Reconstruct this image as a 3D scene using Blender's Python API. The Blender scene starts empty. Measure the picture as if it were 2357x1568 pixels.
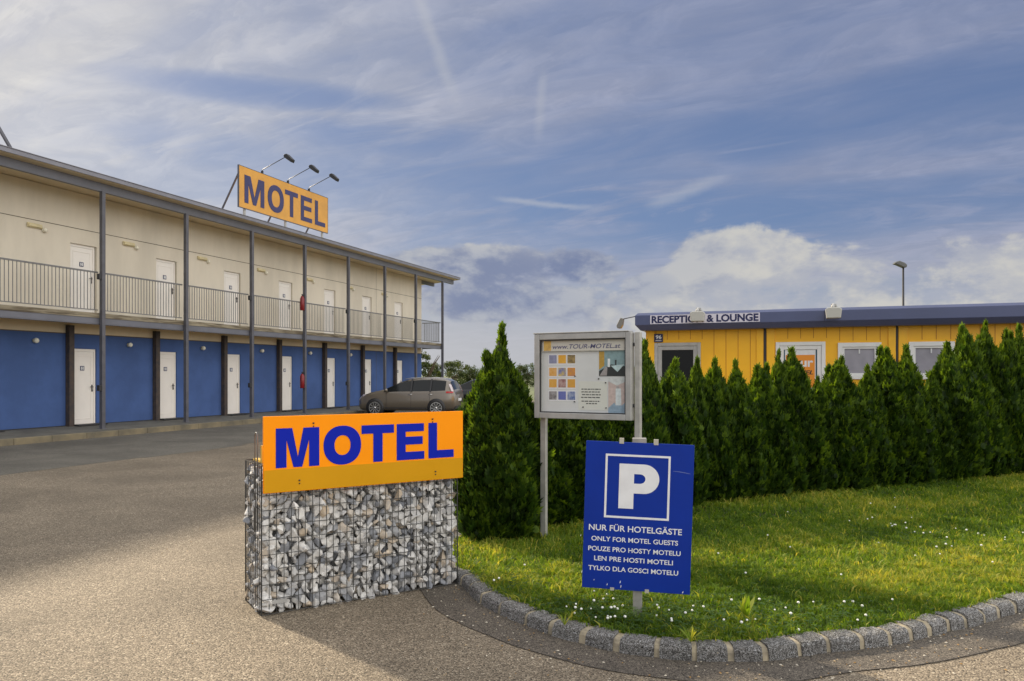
import bpy, bmesh, math, random
import numpy as np
from mathutils import Vector, Matrix, Euler

random.seed(7); rng = np.random.default_rng(7)
R = math.radians
scene = bpy.context.scene
col = scene.collection

# ------------------------------------------------------------------ camera
EYE = 1.65; F = 1773.0; HOR = 864.0; CX = 1178.5      # measured on a 2357 px wide copy of the picture
cam_d = bpy.data.cameras.new("camera"); cam = bpy.data.objects.new("camera", cam_d); col.objects.link(cam)
cam.location = (0, 0, EYE); cam.rotation_euler = (R(90), 0, 0)
cam_d.sensor_width = 36.0; cam_d.lens = F/2357*36; cam_d.shift_y = (HOR-784)/2357
cam_d.clip_start = 0.05; cam_d.clip_end = 20000
scene.camera = cam

# ------------------------------------------------------------------ colour management, sun
scene.view_settings.view_transform = 'Standard'; scene.view_settings.look = 'None'
scene.view_settings.exposure = 0.55; scene.view_settings.gamma = 1.0
SUN_EL = R(29); SUN_AZ = R(-46)                        # azimuth from +Y, negative = to the left
sd = Vector((math.sin(SUN_AZ)*math.cos(SUN_EL), math.cos(SUN_AZ)*math.cos(SUN_EL), math.sin(SUN_EL)))
sun_d = bpy.data.lights.new("sun", 'SUN'); sun_d.energy = 4.5; sun_d.angle = R(2.0); sun_d.color = (1.0, 0.86, 0.66)
sun = bpy.data.objects.new("sun", sun_d); col.objects.link(sun)
sun.location = (0, 0, 30); sun.rotation_euler = (-sd).to_track_quat('-Z', 'Y').to_euler()

# ------------------------------------------------------------------ node helper
class NT:
    def __init__(s, tree): s.t = tree; s.n = tree.nodes; s.l = tree.links
    def new(s, typ, **kw):
        n = s.n.new(typ)
        for k, v in kw.items(): setattr(n, k, v)
        return n
    def put(s, sock, v):
        if isinstance(v, bpy.types.NodeSocket): s.l.new(v, sock)
        else: sock.default_value = v
    def m(s, op, *a, clamp=False):
        n = s.new('ShaderNodeMath', operation=op, use_clamp=clamp)
        for i, v in enumerate(a): s.put(n.inputs[i], v)
        return n.outputs[0]
    def vm(s, op, *a, out=0):
        n = s.new('ShaderNodeVectorMath', operation=op)
        for i, v in enumerate(a): s.put(n.inputs[3 if (op == 'SCALE' and i == 1) else i], v)
        return n.outputs[out]
    def mix(s, f, a, b, typ='MIX'):
        n = s.new('ShaderNodeMix', data_type='RGBA', blend_type=typ)
        n.clamp_factor = True
        s.put(n.inputs[0], f); s.put(n.inputs[6], a); s.put(n.inputs[7], b)
        return n.outputs[2]
    def sm(s, x, a, b):                                 # smooth ramp 0..1 between a and b
        n = s.new('ShaderNodeMapRange', interpolation_type='SMOOTHSTEP')
        s.put(n.inputs[0], x); n.inputs[1].default_value = a; n.inputs[2].default_value = b
        return n.outputs[0]
    def noise(s, v, scale, detail=4, rough=.55, dist=0, lac=2.0):
        n = s.new('ShaderNodeTexNoise'); s.put(n.inputs['Vector'], v)
        n.inputs['Scale'].default_value = scale; n.inputs['Detail'].default_value = detail
        n.inputs['Roughness'].default_value = rough; n.inputs['Distortion'].default_value = dist
        n.inputs['Lacunarity'].default_value = lac
        return n.outputs['Fac']
    def xyz(s, x, y, z):
        n = s.new('ShaderNodeCombineXYZ')
        for i, v in enumerate((x, y, z)): s.put(n.inputs[i], v)
        return n.outputs[0]
    def ramp(s, f, stops, interp='LINEAR'):
        n = s.new('ShaderNodeValToRGB'); n.color_ramp.interpolation = interp
        e = n.color_ramp.elements
        while len(e) < len(stops): e.new(.5)
        for i, (p, c) in enumerate(stops):
            e[i].position = p; e[i].color = (*c, 1) if len(c) == 3 else c
        s.put(n.inputs[0], f); return n.outputs[0]

def c4(c): return (c[0], c[1], c[2], 1.0)

# ------------------------------------------------------------------ world: Nishita sky under procedural cloud layers
world = bpy.data.worlds.new("World"); scene.world = world; world.use_nodes = True
w = NT(world.node_tree); w.n.clear()
tc = w.new('ShaderNodeTexCoord'); D = tc.outputs['Generated']
sep = w.new('ShaderNodeSeparateXYZ'); w.put(sep.inputs[0], D)
dx, dy, dz = sep.outputs
sky = w.new('ShaderNodeTexSky', sky_type='NISHITA'); sky.sun_disc = False
sky.sun_elevation = SUN_EL; sky.sun_rotation = SUN_AZ; sky.air_density = 1.0; sky.dust_density = 1.0; sky.ozone_density = 2.5
az = w.m('ARCTAN2', dx, dy); el = w.m('ARCSINE', dz)          # radians
elp = w.m('MAXIMUM', el, 0.0)
# high veil of cirrus on a flat layer far overhead
den = w.m('ADD', w.m('MAXIMUM', dz, 0.0), 0.16)
lx = w.m('DIVIDE', dx, den); ly = w.m('DIVIDE', dy, den)
ca, sa = math.cos(R(-28)), math.sin(R(-28))
qx = w.m('ADD', w.m('MULTIPLY', lx, ca), w.m('MULTIPLY', ly, sa))
qy = w.m('SUBTRACT', w.m('MULTIPLY', ly, ca), w.m('MULTIPLY', lx, sa))
cv = w.xyz(w.m('MULTIPLY', qx, 0.55), w.m('MULTIPLY', qy, 1.5), 3.1)
warp = w.vm('ADD', cv, w.vm('SCALE', w.xyz(w.noise(cv, .9, 2), w.noise(cv, 1.1, 2), 0.0), 0.8))
big = w.noise(warp, 0.8, 6, .56, .5)
fine = w.noise(w.xyz(w.m('MULTIPLY', qx, 1.3), w.m('MULTIPLY', qy, 3.2), 7.7), 1.5, 6, .58, 1.1)
veil = w.sm(w.m('ADD', w.m('MULTIPLY', big, 0.88), w.m('MULTIPLY', fine, 0.26)), 0.34, 0.74)
sund = w.vm('DOT_PRODUCT', D, tuple(sd), out=1)
glow = w.m('POWER', w.m('MAXIMUM', sund, 0.0), 7.0)
back = w.sm(dy, 0.25, -0.7)                                     # ramp towards the unseen sky behind the camera, unused
leftness = w.sm(az, 0.15, -0.75)
def blob(a0, e0, ra, re):                                      # soft patch about an azimuth and elevation
    a = w.m('DIVIDE', w.m('SUBTRACT', az, a0), ra); e = w.m('DIVIDE', w.m('SUBTRACT', el, e0), re)
    return w.sm(w.m('ADD', w.m('MULTIPLY', a, a), w.m('MULTIPLY', e, e)), 1.0, 0.0)
def PA(x, y):
    X = (x-CX)/F; return math.atan(X), math.atan((HOR-y)/F/math.sqrt(1+X*X))
BL = 1.0
clear = None
for (x, y, rx, ry, k) in ((1430, 480, .30, .060, 1.0), (1720, 500, .30, .050, 1.0), (1740, 320, .10, .04, .9), (620, 215, .22, .022, .9), (880, 310, .16, .03, .85), (1200, 520, .22, .05, .5), (2200, 470, .22, .04, .7), (1980, 500, .12, .035, .5), (430, 330, .12, .03, .5)):
    a0, e0 = PA(x, y); b = w.m('MULTIPLY', blob(a0, e0, rx, ry), k)
    clear = b if clear is None else w.m('MAXIMUM', clear, b)
clear = w.m('MULTIPLY', clear, w.sm(w.noise(cv, 2.6, 6, .62, .8), .22, .52))
wisp = w.sm(fine, .50, .68)
veil = w.m('MAXIMUM', veil, w.m('MULTIPLY', leftness, .75))
veil = w.m('MULTIPLY', veil, w.m('SUBTRACT', 1.0, w.m('MULTIPLY', clear, w.m('SUBTRACT', 1.0, w.m('MULTIPLY', wisp, .55)))))
cir = w.mix(leftness, c4((3.9, 4.2, 5.6)), c4((6.7, 6.9, 7.8)))
cir = w.mix(glow, cir, c4((9.0, 8.6, 7.8)))
blue = w.mix(w.sm(el, .02, .45), c4((1.55, 2.4, 4.9)), c4((1.5, 2.15, 4.3)))
blue = w.mix(.35, blue, sky.outputs[0])
mott = w.noise(w.vm('ADD', w.xyz(qx, w.m('MULTIPLY', qy, 1.7), 2.2), w.vm('SCALE', w.xyz(big, fine, 0.0), .5)), 4.2, 6, .62, .9)
mot2 = w.sm(mott, .30, .72)
cir = w.vm('SCALE', cir, w.m('ADD', .90, w.m('MULTIPLY', mot2, .16)))
veil = w.m('MULTIPLY', veil, w.m('ADD', .80, w.m('MULTIPLY', mot2, .24)), clamp=True)
lum = w.mix(veil, blue, cir)
# pale band of air above the horizon
lum = w.mix(w.m('MULTIPLY', w.sm(el, .19, .0), .80), lum, w.mix(leftness, c4((6.0, 6.05, 6.25)), c4((7.0, 6.8, 6.5))))
# heaped clouds low over the horizon
def cum(ofs_a, ofs_e):
    a = w.m('ADD', az, ofs_a); e = w.m('ADD', el, ofs_e)
    p = w.xyz(w.m('MULTIPLY', a, 1.0), w.m('MULTIPLY', e, 1.7), 1.3)
    return w.m('ADD', w.m('MULTIPLY', w.noise(p, 8.0, 6, .6, .2), .82), w.m('MULTIPLY', w.noise(p, 26.0, 4, .55), .24))
n0 = cum(0, 0); n1 = cum(-.016, .022)
bank = None
for (x, y, rx, ry, k) in ((1690, 600, .11, .050, .30), (1560, 615, .07, .045, .20), (1900, 660, .22, .052, .25), (2280, 665, .24, .058, .25), (1330, 615, .075, .028, .36), (1100, 620, .16, .034, .36), (1170, 690, .14, .038, .36), (1490, 655, .04, .018, .34), (1380, 730, .25, .05, .22), (1900, 740, .5, .05, .24)):
    a0, e0 = PA(x, y); b = w.m('MULTIPLY', blob(a0, e0, rx*1.25, ry*1.25), k)
    bank = b if bank is None else w.m('MAXIMUM', bank, b)
ring = w.m('MULTIPLY', w.m('MULTIPLY', w.sm(el, .22, .12), w.sm(dy, .55, .1)), .17)   # the same clouds all round the sky
bank = w.m('MAXIMUM', bank, ring)
cm = w.m('MULTIPLY', w.sm(w.m('ADD', w.m('SUBTRACT', n0, .66), bank), 0.0, 0.13), w.sm(bank, .02, .12))
lit = w.sm(w.m('SUBTRACT', n0, n1), -.10, .13)
dark = None
for (x, y, rx, ry, k) in ((1330, 620, .09, .035, 1.0), (1100, 625, .17, .04, .9), (1180, 695, .15, .045, .95), (1490, 657, .05, .025, .9), (1580, 605, .06, .04, .45)):
    a0, e0 = PA(x, y); b = w.m('MULTIPLY', blob(a0, e0, rx*1.2, ry*1.2), k)
    dark = b if dark is None else w.m('MAXIMUM', dark, b)
shade = w.mix(w.m('MULTIPLY', dark, 1.0), c4((4.9, 5.1, 5.75)), c4((2.1, 2.6, 4.2)))
topc = w.mix(dark, c4((6.9, 6.75, 6.3)), c4((4.6, 4.9, 5.7)))
lum = w.mix(w.m('MULTIPLY', cm, .92), lum, w.mix(lit, shade, topc))
# two old vapour trails and one thin bright streak
def trail(p0, p1, wd, k):
    (a0, e0), (a1, e1) = PA(*p0), PA(*p1); L = math.hypot(a1-a0, e1-e0); ux, uy = (a1-a0)/L, (e1-e0)/L
    wob = w.m('MULTIPLY', w.m('SUBTRACT', w.noise(w.xyz(az, el, 0.0), 22, 4, .6), .5), .012)
    da = w.m('SUBTRACT', az, a0); de = w.m('SUBTRACT', el, e0)
    s = w.m('ADD', w.m('MULTIPLY', da, ux), w.m('MULTIPLY', de, uy))
    t = w.m('ABSOLUTE', w.m('ADD', w.m('SUBTRACT', w.m('MULTIPLY', da, uy), w.m('MULTIPLY', de, ux)), wob))
    f = w.m('MULTIPLY', w.sm(t, wd, 0.0), w.m('MULTIPLY', w.sm(s, -L*.15, L*.15), w.sm(s, L*1.1, L*.6)))
    return w.m('MULTIPLY', f, k)
for tr in (((955, -30), (1060, 260), .013, .30), ((1250, 170), (1238, 330), .010, .22), ((1150, 458), (1390, 482), .006, .38), ((1500, 470), (1690, 400), .012, .3)):
    lum = w.mix(trail(*tr), lum, c4((6.3, 6.4, 6.7)))
# added bright cloud overhead and behind the view, unseen, to lift the shade
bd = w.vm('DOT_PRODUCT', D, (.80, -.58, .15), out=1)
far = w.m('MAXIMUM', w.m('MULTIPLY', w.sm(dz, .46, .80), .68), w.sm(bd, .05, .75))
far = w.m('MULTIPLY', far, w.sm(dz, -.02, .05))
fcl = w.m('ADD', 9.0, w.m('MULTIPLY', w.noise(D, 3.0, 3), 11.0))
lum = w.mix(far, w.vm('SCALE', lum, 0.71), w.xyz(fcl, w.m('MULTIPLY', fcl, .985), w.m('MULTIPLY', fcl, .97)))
lum = w.mix(w.sm(dz, 0.0, -.05), lum, c4((2.2, 2.1, 1.8)))
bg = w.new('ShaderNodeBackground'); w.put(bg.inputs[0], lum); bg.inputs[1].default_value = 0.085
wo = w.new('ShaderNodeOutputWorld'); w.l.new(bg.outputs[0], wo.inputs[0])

# ------------------------------------------------------------------ materials
MATS = {}
def mat(name, base, rough=.6, metal=0.0, var=0.0, vscale=3.0, bump=0.0, bscale=40.0, spec=.5, coat=0.0, tint=None, stretch=(1, 1, 1)):
    if name in MATS: return MATS[name]
    m = bpy.data.materials.new(name); m.use_nodes = True; t = NT(m.node_tree)
    b = t.n['Principled BSDF']; b.inputs['Roughness'].default_value = rough; b.inputs['Metallic'].default_value = metal
    b.inputs['Specular IOR Level'].default_value = spec; b.inputs['Coat Weight'].default_value = coat
    co = t.new('ShaderNodeTexCoord').outputs['Object']
    mp = t.new('ShaderNodeMapping'); t.l.new(co, mp.inputs[0]); mp.inputs['Scale'].default_value = stretch; co = mp.outputs[0]
    if var > 0:
        f = t.noise(co, vscale, 6, .6)
        b2 = tint if tint else tuple(min(1, x*(1+var)) for x in base)
        b1 = base if tint else tuple(x*(1-var) for x in base)
        t.l.new(t.mix(t.sm(f, .3, .7), c4(b1), c4(b2)), b.inputs['Base Color'])
        t.l.new(t.m('ADD', t.m('MULTIPLY', t.m('SUBTRACT', f, .5), .25), rough, clamp=True), b.inputs['Roughness'])
    else: b.inputs['Base Color'].default_value = c4(base)
    if bump > 0:
        bn = t.new('ShaderNodeBump'); bn.inputs['Strength'].default_value = bump; bn.inputs['Distance'].default_value = .01
        t.l.new(t.noise(co, bscale, 5, .6), bn.inputs['Height']); t.l.new(bn.outputs[0], b.inputs['Normal'])
    MATS[name] = m; return m

def aggregate(name, stops, scale, big=(.78, 1.15), bump=.5, rough=.85, crack=False):
    m = bpy.data.materials.new(name); m.use_nodes = True; t = NT(m.node_tree); b = t.n['Principled BSDF']
    co = t.new('ShaderNodeTexCoord').outputs['Object']
    wp = t.vm('ADD', co, t.vm('SCALE', t.xyz(t.noise(co, 60, 2), t.noise(co, 71, 2), 0.0), .006))
    v = t.new('ShaderNodeTexVoronoi'); t.l.new(wp, v.inputs['Vector']); v.inputs['Scale'].default_value = scale
    v2 = t.new('ShaderNodeTexVoronoi'); t.l.new(wp, v2.inputs['Vector']); v2.inputs['Scale'].default_value = scale*.43
    s1 = t.new('ShaderNodeSeparateXYZ'); t.l.new(v.outputs['Color'], s1.inputs[0])
    s2 = t.new('ShaderNodeSeparateXYZ'); t.l.new(v2.outputs['Color'], s2.inputs[0])
    f = t.m('ADD', t.m('MULTIPLY', s1.outputs[0], .75), t.m('MULTIPLY', s2.outputs[1], .25))
    c = t.ramp(f, stops)
    edge = t.sm(v.outputs['Distance'], .85, .45)
    c = t.mix(t.m('SUBTRACT', 1.0, edge), c, c4(tuple(x*.35 for x in stops[0][1])))
    lv = t.m('ADD', big[0], t.m('MULTIPLY', t.sm(t.noise(co, .55, 6, .62, .4), .32, .68), big[1]-big[0]))
    c = t.mix(1.0, c, t.xyz(lv, lv, lv), 'MULTIPLY')
    st = t.sm(t.noise(co, 1.3, 6, .72, 1.4), .56, .80)          # worn and stained patches
    c = t.mix(t.m('MULTIPLY', st, .35), c, c4(tuple(x*.55 for x in stops[1][1])))
    t.l.new(c, b.inputs['Base Color']); b.inputs['Roughness'].default_value = rough
    b.inputs['Specular IOR Level'].default_value = .3
    bn = t.new('ShaderNodeBump'); bn.inputs['Strength'].default_value = bump; bn.inputs['Distance'].default_value = .008
    t.l.new(t.m('ADD', t.m('MULTIPLY', v.outputs['Distance'], -1.0), t.m('MULTIPLY', s1.outputs[1], .6)), bn.inputs['Height'])
    t.l.new(bn.outputs[0], b.inputs['Normal']); MATS[name] = m; return m

def leafmat(name, dark, mid, light, trans=.35, rough=.55):
    m = bpy.data.materials.new(name); m.use_nodes = True; t = NT(m.node_tree); t.n.clear()
    a = t.new('ShaderNodeAttribute'); a.attribute_name = 'tint'
    c = t.ramp(a.outputs['Fac'], ((0, dark), (.5, mid), (1, light)))
    p = t.new('ShaderNodeBsdfPrincipled'); t.l.new(c, p.inputs['Base Color']); p.inputs['Roughness'].default_value = rough
    p.inputs['Specular IOR Level'].default_value = .25
    tr = t.new('ShaderNodeBsdfTranslucent')
    t.l.new(t.mix(1.0, c, c4((1.5, 1.35, .55)), 'MULTIPLY'), tr.inputs[0])
    mx = t.new('ShaderNodeMixShader'); mx.inputs[0].default_value = trans
    t.l.new(p.outputs[0], mx.inputs[1]); t.l.new(tr.outputs[0], mx.inputs[2])
    o = t.new('ShaderNodeOutputMaterial'); t.l.new(mx.outputs[0], o.inputs[0]); MATS[name] = m; return m

def glassmat(name, base, rough=.04, metal=0.0):
    return mat(name, base, rough=.08, metal=metal, spec=.25)

M_asphalt = aggregate('asphalt', ((0, (.10, .081, .058)), (.35, (.19, .154, .110)), (.62, (.265, .215, .152)), (.85, (.37, .305, .22)), (1, (.55, .48, .365))), 110)
M_gutter = aggregate('fine_asphalt', ((0, (.055, .047, .038)), (.4, (.115, .098, .078)), (.8, (.17, .145, .115)), (1, (.30, .26, .20))), 150, bump=.3)
M_bay = aggregate('old_concrete', ((0, (.12, .112, .092)), (.5, (.15, .138, .115)), (1, (.19, .175, .148))), 120, bump=.15)
M_granite = aggregate('granite', ((0, (.045, .042, .038)), (.35, (.135, .13, .122)), (.7, (.26, .25, .235)), (1, (.46, .47, .48))), 190, bump=.4)
M_mortar = mat('mortar', (.22, .19, .135), .9, var=.3, vscale=14, tint=(.40, .34, .235), bump=.4, bscale=120)
M_soil = mat('lawn_soil', (.045, .05, .016), .95, var=.4, vscale=9, bump=.5, bscale=60)
M_field = mat('field', (.09, .11, .04), .95, var=.3, vscale=.05)
M_pave = mat('pavement', (.11, .105, .088), .9, var=.25, vscale=2.5, bump=.3, bscale=90)
M_pkerb = mat('pavement_kerb', (.12, .108, .08), .9, var=.35, vscale=1.1, bump=.3, bscale=60, tint=(.26, .215, .13))
M_hill = mat('hills', (.13, .17, .2), 1.0, var=.2, vscale=.004)
M_beige = mat('beige_render', (.66, .605, .50), .9, var=.09, vscale=.8, stretch=(1, 1, .35), bump=.12, bscale=160, spec=.2)
M_beige2 = mat('beige_board', (.70, .60, .43), .85, var=.06, vscale=1.2, spec=.2)
M_blue = mat('blue_render', (.062, .112, .275), .85, var=.13, vscale=.9, bump=.12, bscale=160, spec=.25)
M_seam = mat('seam', (.10, .085, .06), .9)
M_steel = mat('grey_steel', (.105, .105, .12), .5, .3, var=.15, vscale=4)
M_beam = mat('beam_grey', (.135, .14, .165), .55, .1, var=.12, vscale=2)
M_rust = mat('weathered_slab', (.30, .26, .18), .9, var=.5, vscale=5, stretch=(1, .25, 3), bump=.3, tint=(.08, .062, .04))
M_rail = mat('galvanised', (.17, .17, .17), .5, .35, var=.15, vscale=10)
M_roof = mat('roof_sheet', (.22, .22, .25), .5, .4, var=.1)
M_white = mat('white_door', (.80, .76, .70), .4, var=.03, vscale=2)
M_frame = mat('white_frame', (.78, .78, .76), .4, var=.03)
M_dark = mat('dark_metal', (.03, .03, .032), .5, .2, var=.2)
M_chrome = mat('chrome', (.6, .6, .6), .2, 1.0)
M_plate = mat('door_plate', (.02, .03, .10), .4)
M_lampglass = mat('lamp_glass', (.78, .74, .60), .25, var=.05)
M_lampcase = mat('lamp_case', (.62, .54, .32), .5, var=.1)
M_red = mat('red_paint', (.20, .006, .010), .35, var=.1)
M_orange = mat('orange_sign', (.98, .305, .001), .45, var=.03, vscale=3, spec=.15)
M_ochre = mat('ochre_strip', (.60, .29, .002), .4, var=.04, vscale=2, spec=.2)
M_signblue = mat('sign_blue_letters', (.002, .014, .37), .5, spec=.15)
M_oldorange = mat('weathered_orange_sign', (.66, .33, .05), .45, var=.12, vscale=1.2)
M_oldblue = mat('weathered_blue_letters', (.035, .035, .12), .5, var=.2, vscale=2)
M_parkblue = mat('parking_blue', (.002, .028, .28), .5, var=.06, vscale=4, spec=.2)
M_signwhite = mat('sign_white', (.74, .75, .76), .45, var=.05, vscale=10)
M_alu = mat('aluminium', (.42, .415, .395), .5, .35, var=.1, vscale=8)
M_post = mat('painted_post', (.42, .41, .375), .5, .3, var=.15, vscale=9)
M_yellow = mat('yellow_wall', (.92, .48, .012), .45, var=.05, vscale=1.5)
M_yellowpost = mat('yellow_post', (.94, .50, .014), .4, var=.05)
M_fascia = mat('fascia_blue', (.075, .092, .185), .4, var=.07, vscale=1.0)
M_cream = mat('cream', (.47, .465, .42), .4)
M_navy = mat('navy', (.008, .012, .075), .4)
M_glassdark = glassmat('dark_glass', (.008, .009, .010))
M_carglass = glassmat('car_glass', (.010, .012, .013))
M_blind = mat('window_blind', (.30, .29, .335), .5, var=.10, vscale=3, coat=.6)
M_wire = mat('gabion_wire', (.055, .055, .052), .55, .3)
M_tyre = mat('tyre', (.015, .015, .015), .8)
M_taupe = mat('taupe_car_paint', (.175, .15, .118), .30, .45, coat=.8)
M_black = mat('black_car_paint', (.008, .008, .010), .2, .2, coat=.8)
M_taillight = mat('tail_light', (.50, .010, .012), .15, coat=.5)
M_taillight2 = mat('clear_light', (.62, .55, .58), .12, coat=.5)
M_bark = mat('bark', (.10, .07, .045), .9, var=.3, vscale=20, bump=.5)
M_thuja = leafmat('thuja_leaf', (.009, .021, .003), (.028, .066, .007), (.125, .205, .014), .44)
M_tree = leafmat('tree_leaf', (.03, .045, .015), (.06, .085, .025), (.11, .13, .04), .3)
M_grass = leafmat('grass_blade', (.045, .10, .010), (.15, .245, .02), (.50, .45, .09), .52)
M_clover = leafmat('clover_leaf', (.03, .07, .015), (.05, .10, .02), (.08, .14, .03), .3)
M_petal = mat('white_petal', (.78, .78, .72), .6)

def stone_mat():
    m = bpy.data.materials.new('gabion_stone'); m.use_nodes = True; t = NT(m.node_tree); b = t.n['Principled BSDF']
    a = t.new('ShaderNodeAttribute'); a.attribute_name = 'tint'
    co = t.new('ShaderNodeTexCoord').outputs['Object']
    c = t.ramp(a.outputs['Fac'], ((0, (.14, .15, .17)), (.22, (.30, .31, .33)), (.40, (.56, .55, .53)), (.7, (.68, .66, .62)), (.92, (.78, .76, .72)), (1, (.52, .41, .28))))
    vein = t.sm(t.noise(co, 16, 6, .7, 1.2), .46, .66)
    c = t.mix(t.m('MULTIPLY', vein, .55), c, c4((.27, .28, .31)))
    c = t.mix(t.m('MULTIPLY', t.sm(t.noise(co, 45, 4, .7), .55, .75), .3), c, c4((.78, .77, .74)))
    t.l.new(c, b.inputs['Base Color']); b.inputs['Roughness'].default_value = .75
    bn = t.new('ShaderNodeBump'); bn.inputs['Strength'].default_value = .5; bn.inputs['Distance'].default_value = .006
    t.l.new(t.noise(co, 60, 6, .65), bn.inputs['Height']); t.l.new(bn.outputs[0], b.inputs['Normal'])
    MATS['gabion_stone'] = m; return m
M_stone = stone_mat()
M_void = mat('gabion_void', (.12, .12, .12), .95)

# ------------------------------------------------------------------ object helpers
def tag(o, label=None, cat=None, group=None, kind=None):
    if label: o['label'] = label
    if cat: o['category'] = cat
    if group: o['group'] = group
    if kind: o['kind'] = kind
    return o
def empty(name, loc=(0, 0, 0), rz=0.0, label=None, cat=None, group=None):
    o = bpy.data.objects.new(name, None); col.objects.link(o); o.location = loc; o.rotation_euler = (0, 0, rz)
    o.empty_display_size = .1
    return tag(o, label, cat, group)
def dup(root, loc, rz=None, label=None):
    r = root.copy(); col.objects.link(r); r.location = loc
    if rz is not None: r.rotation_euler = (0, 0, rz)
    if label: r['label'] = label
    for ch in list(root.children):
        c = ch.copy(); col.objects.link(c); c.parent = r
        for g in ch.children:
            d = g.copy(); col.objects.link(d); d.parent = c
    return r

class MB:
    """collects shapes; build() links them as ONE mesh object"""
    def __init__(s): s.v = []; s.f = []; s.mi = []; s.sm = []
    def add(s, vs, fs, mi=0, smooth=False):
        o = len(s.v); s.v += [tuple(p) for p in vs]
        for f in fs: s.f.append(tuple(o+i for i in f)); s.mi.append(mi); s.sm.append(smooth)
        return s
    def box(s, x0, x1, y0, y1, z0, z1, mi=0):
        vs = [(x, y, z) for z in (z0, z1) for y in (y0, y1) for x in (x0, x1)]
        return s.add(vs, [(0, 2, 3, 1), (4, 5, 7, 6), (0, 1, 5, 4), (2, 6, 7, 3), (0, 4, 6, 2), (1, 3, 7, 5)], mi)
    def quad(s, a, b, c, d, mi=0): return s.add([a, b, c, d], [(0, 1, 2, 3)], mi)
    def tube(s, pts, r, n=8, mi=0, cap=True, square=False):
        pts = [Vector(p) for p in pts]; k = len(pts); rs = r if isinstance(r, (list, tuple)) else [r]*k
        vs = []; prev = None
        for i, p in enumerate(pts):
            t = (pts[min(i+1, k-1)]-pts[max(i-1, 0)]).normalized()
            a = Vector((0, 0, 1)) if abs(t.z) < .9 else Vector((0, 1, 0))
            if prev is not None: a = prev
            x = (a - t*a.dot(t)).normalized(); y = t.cross(x); prev = x
            for j in range(n):
                an = 2*math.pi*(j+.5)/n
                vs.append(p + (x*math.cos(an)+y*math.sin(an))*rs[i])
        fs = [(i*n+j, i*n+(j+1) % n, (i+1)*n+(j+1) % n, (i+1)*n+j) for i in range(k-1) for j in range(n)]
        if cap: fs += [tuple(range(n-1, -1, -1)), tuple((k-1)*n+j for j in range(n))]
        return s.add(vs, fs, mi, n > 5)
    def prism(s, poly, a0, a1, axis='y', mi=0):            # poly in the two other axes, extruded along axis
        n = len(poly)
        def P(p, a): return {'y': (p[0], a, p[1]), 'x': (a, p[0], p[1]), 'z': (p[0], p[1], a)}[axis]
        vs = [P(p, a0) for p in poly]+[P(p, a1) for p in poly]
        fs = [tuple(range(n)), tuple(range(2*n-1, n-1, -1))]+[(i, i+n, (i+1) % n+n, (i+1) % n) for i in range(n)]
        return s.add(vs, fs, mi)
    def ball(s, c, r, nu=14, nv=8, sx=1, sy=1, sz=1, mi=0):
        vs = [(c[0], c[1], c[2]+r*sz)]
        for i in range(1, nv):
            th = math.pi*i/nv
            for j in range(nu):
                ph = 2*math.pi*j/nu; vs.append((c[0]+r*sx*math.sin(th)*math.cos(ph), c[1]+r*sy*math.sin(th)*math.sin(ph), c[2]+r*sz*math.cos(th)))
        vs.append((c[0], c[1], c[2]-r*sz)); L = len(vs)-1; fs = []
        for j in range(nu):
            fs.append((0, 1+j, 1+(j+1) % nu)); fs.append((L, L-nu+(j+1) % nu, L-nu+j))
            for i in range(nv-2): fs.append((1+i*nu+j, 1+(i+1)*nu+j, 1+(i+1)*nu+(j+1) % nu, 1+i*nu+(j+1) % nu))
        return s.add(vs, fs, mi, True)
    def move(s, M, i0=0):
        s.v = s.v[:i0]+[tuple(M @ Vector(p)) for p in s.v[i0:]]; return s
    def mesh(s, name, mats):
        me = bpy.data.meshes.new(name); me.from_pydata(s.v, [], s.f)
        for m in (mats if isinstance(mats, (list, tuple)) else [mats]): me.materials.append(m)
        me.polygons.foreach_set('material_index', s.mi); me.polygons.foreach_set('use_smooth', s.sm)
        bm = bmesh.new(); bm.from_mesh(me); bmesh.ops.recalc_face_normals(bm, faces=bm.faces); bm.to_mesh(me); bm.free()
        return me
    def build(s, name, mats, parent=None, bevel=0.0, label=None, kind=None):
        o = bpy.data.objects.new(name, s.mesh(name, mats)); col.objects.link(o)
        if parent: o.parent = parent
        if bevel:
            b = o.modifiers.new('bevel', 'BEVEL'); b.width = bevel; b.segments = 2; b.limit_method = 'ANGLE'; b.angle_limit = R(40)
        return tag(o, label, kind=kind)

def fast_mesh(name, verts, quads, m, tint=None, smooth=False):
    me = bpy.data.meshes.new(name); nv, nq = len(verts), len(quads)
    me.vertices.add(nv); me.vertices.foreach_set('co', np.asarray(verts, np.float32).ravel())
    me.loops.add(nq*4); me.loops.foreach_set('vertex_index', np.asarray(quads, np.int32).ravel())
    me.polygons.add(nq); me.polygons.foreach_set('loop_start', np.arange(nq, dtype=np.int32)*4)
    try: me.polygons.foreach_set('loop_total', np.full(nq, 4, np.int32))
    except Exception: pass
    me.update(calc_edges=True); me.validate(); me.materials.append(m)
    if tint is not None:
        a = me.attributes.new('tint', 'FLOAT', 'POINT'); a.data.foreach_set('value', np.asarray(tint, np.float32))
    if smooth: me.polygons.foreach_set('use_smooth', np.ones(nq, bool))
    return me

def gp(x, y, z=0.0):
    Y = (EYE-z)*F/(y-HOR); return Vector(((x-CX)/F*Y, Y, z))
def dp(x, y, Y): return Vector(((x-CX)/F*Y, Y, EYE+(HOR-y)/F*Y))

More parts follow.
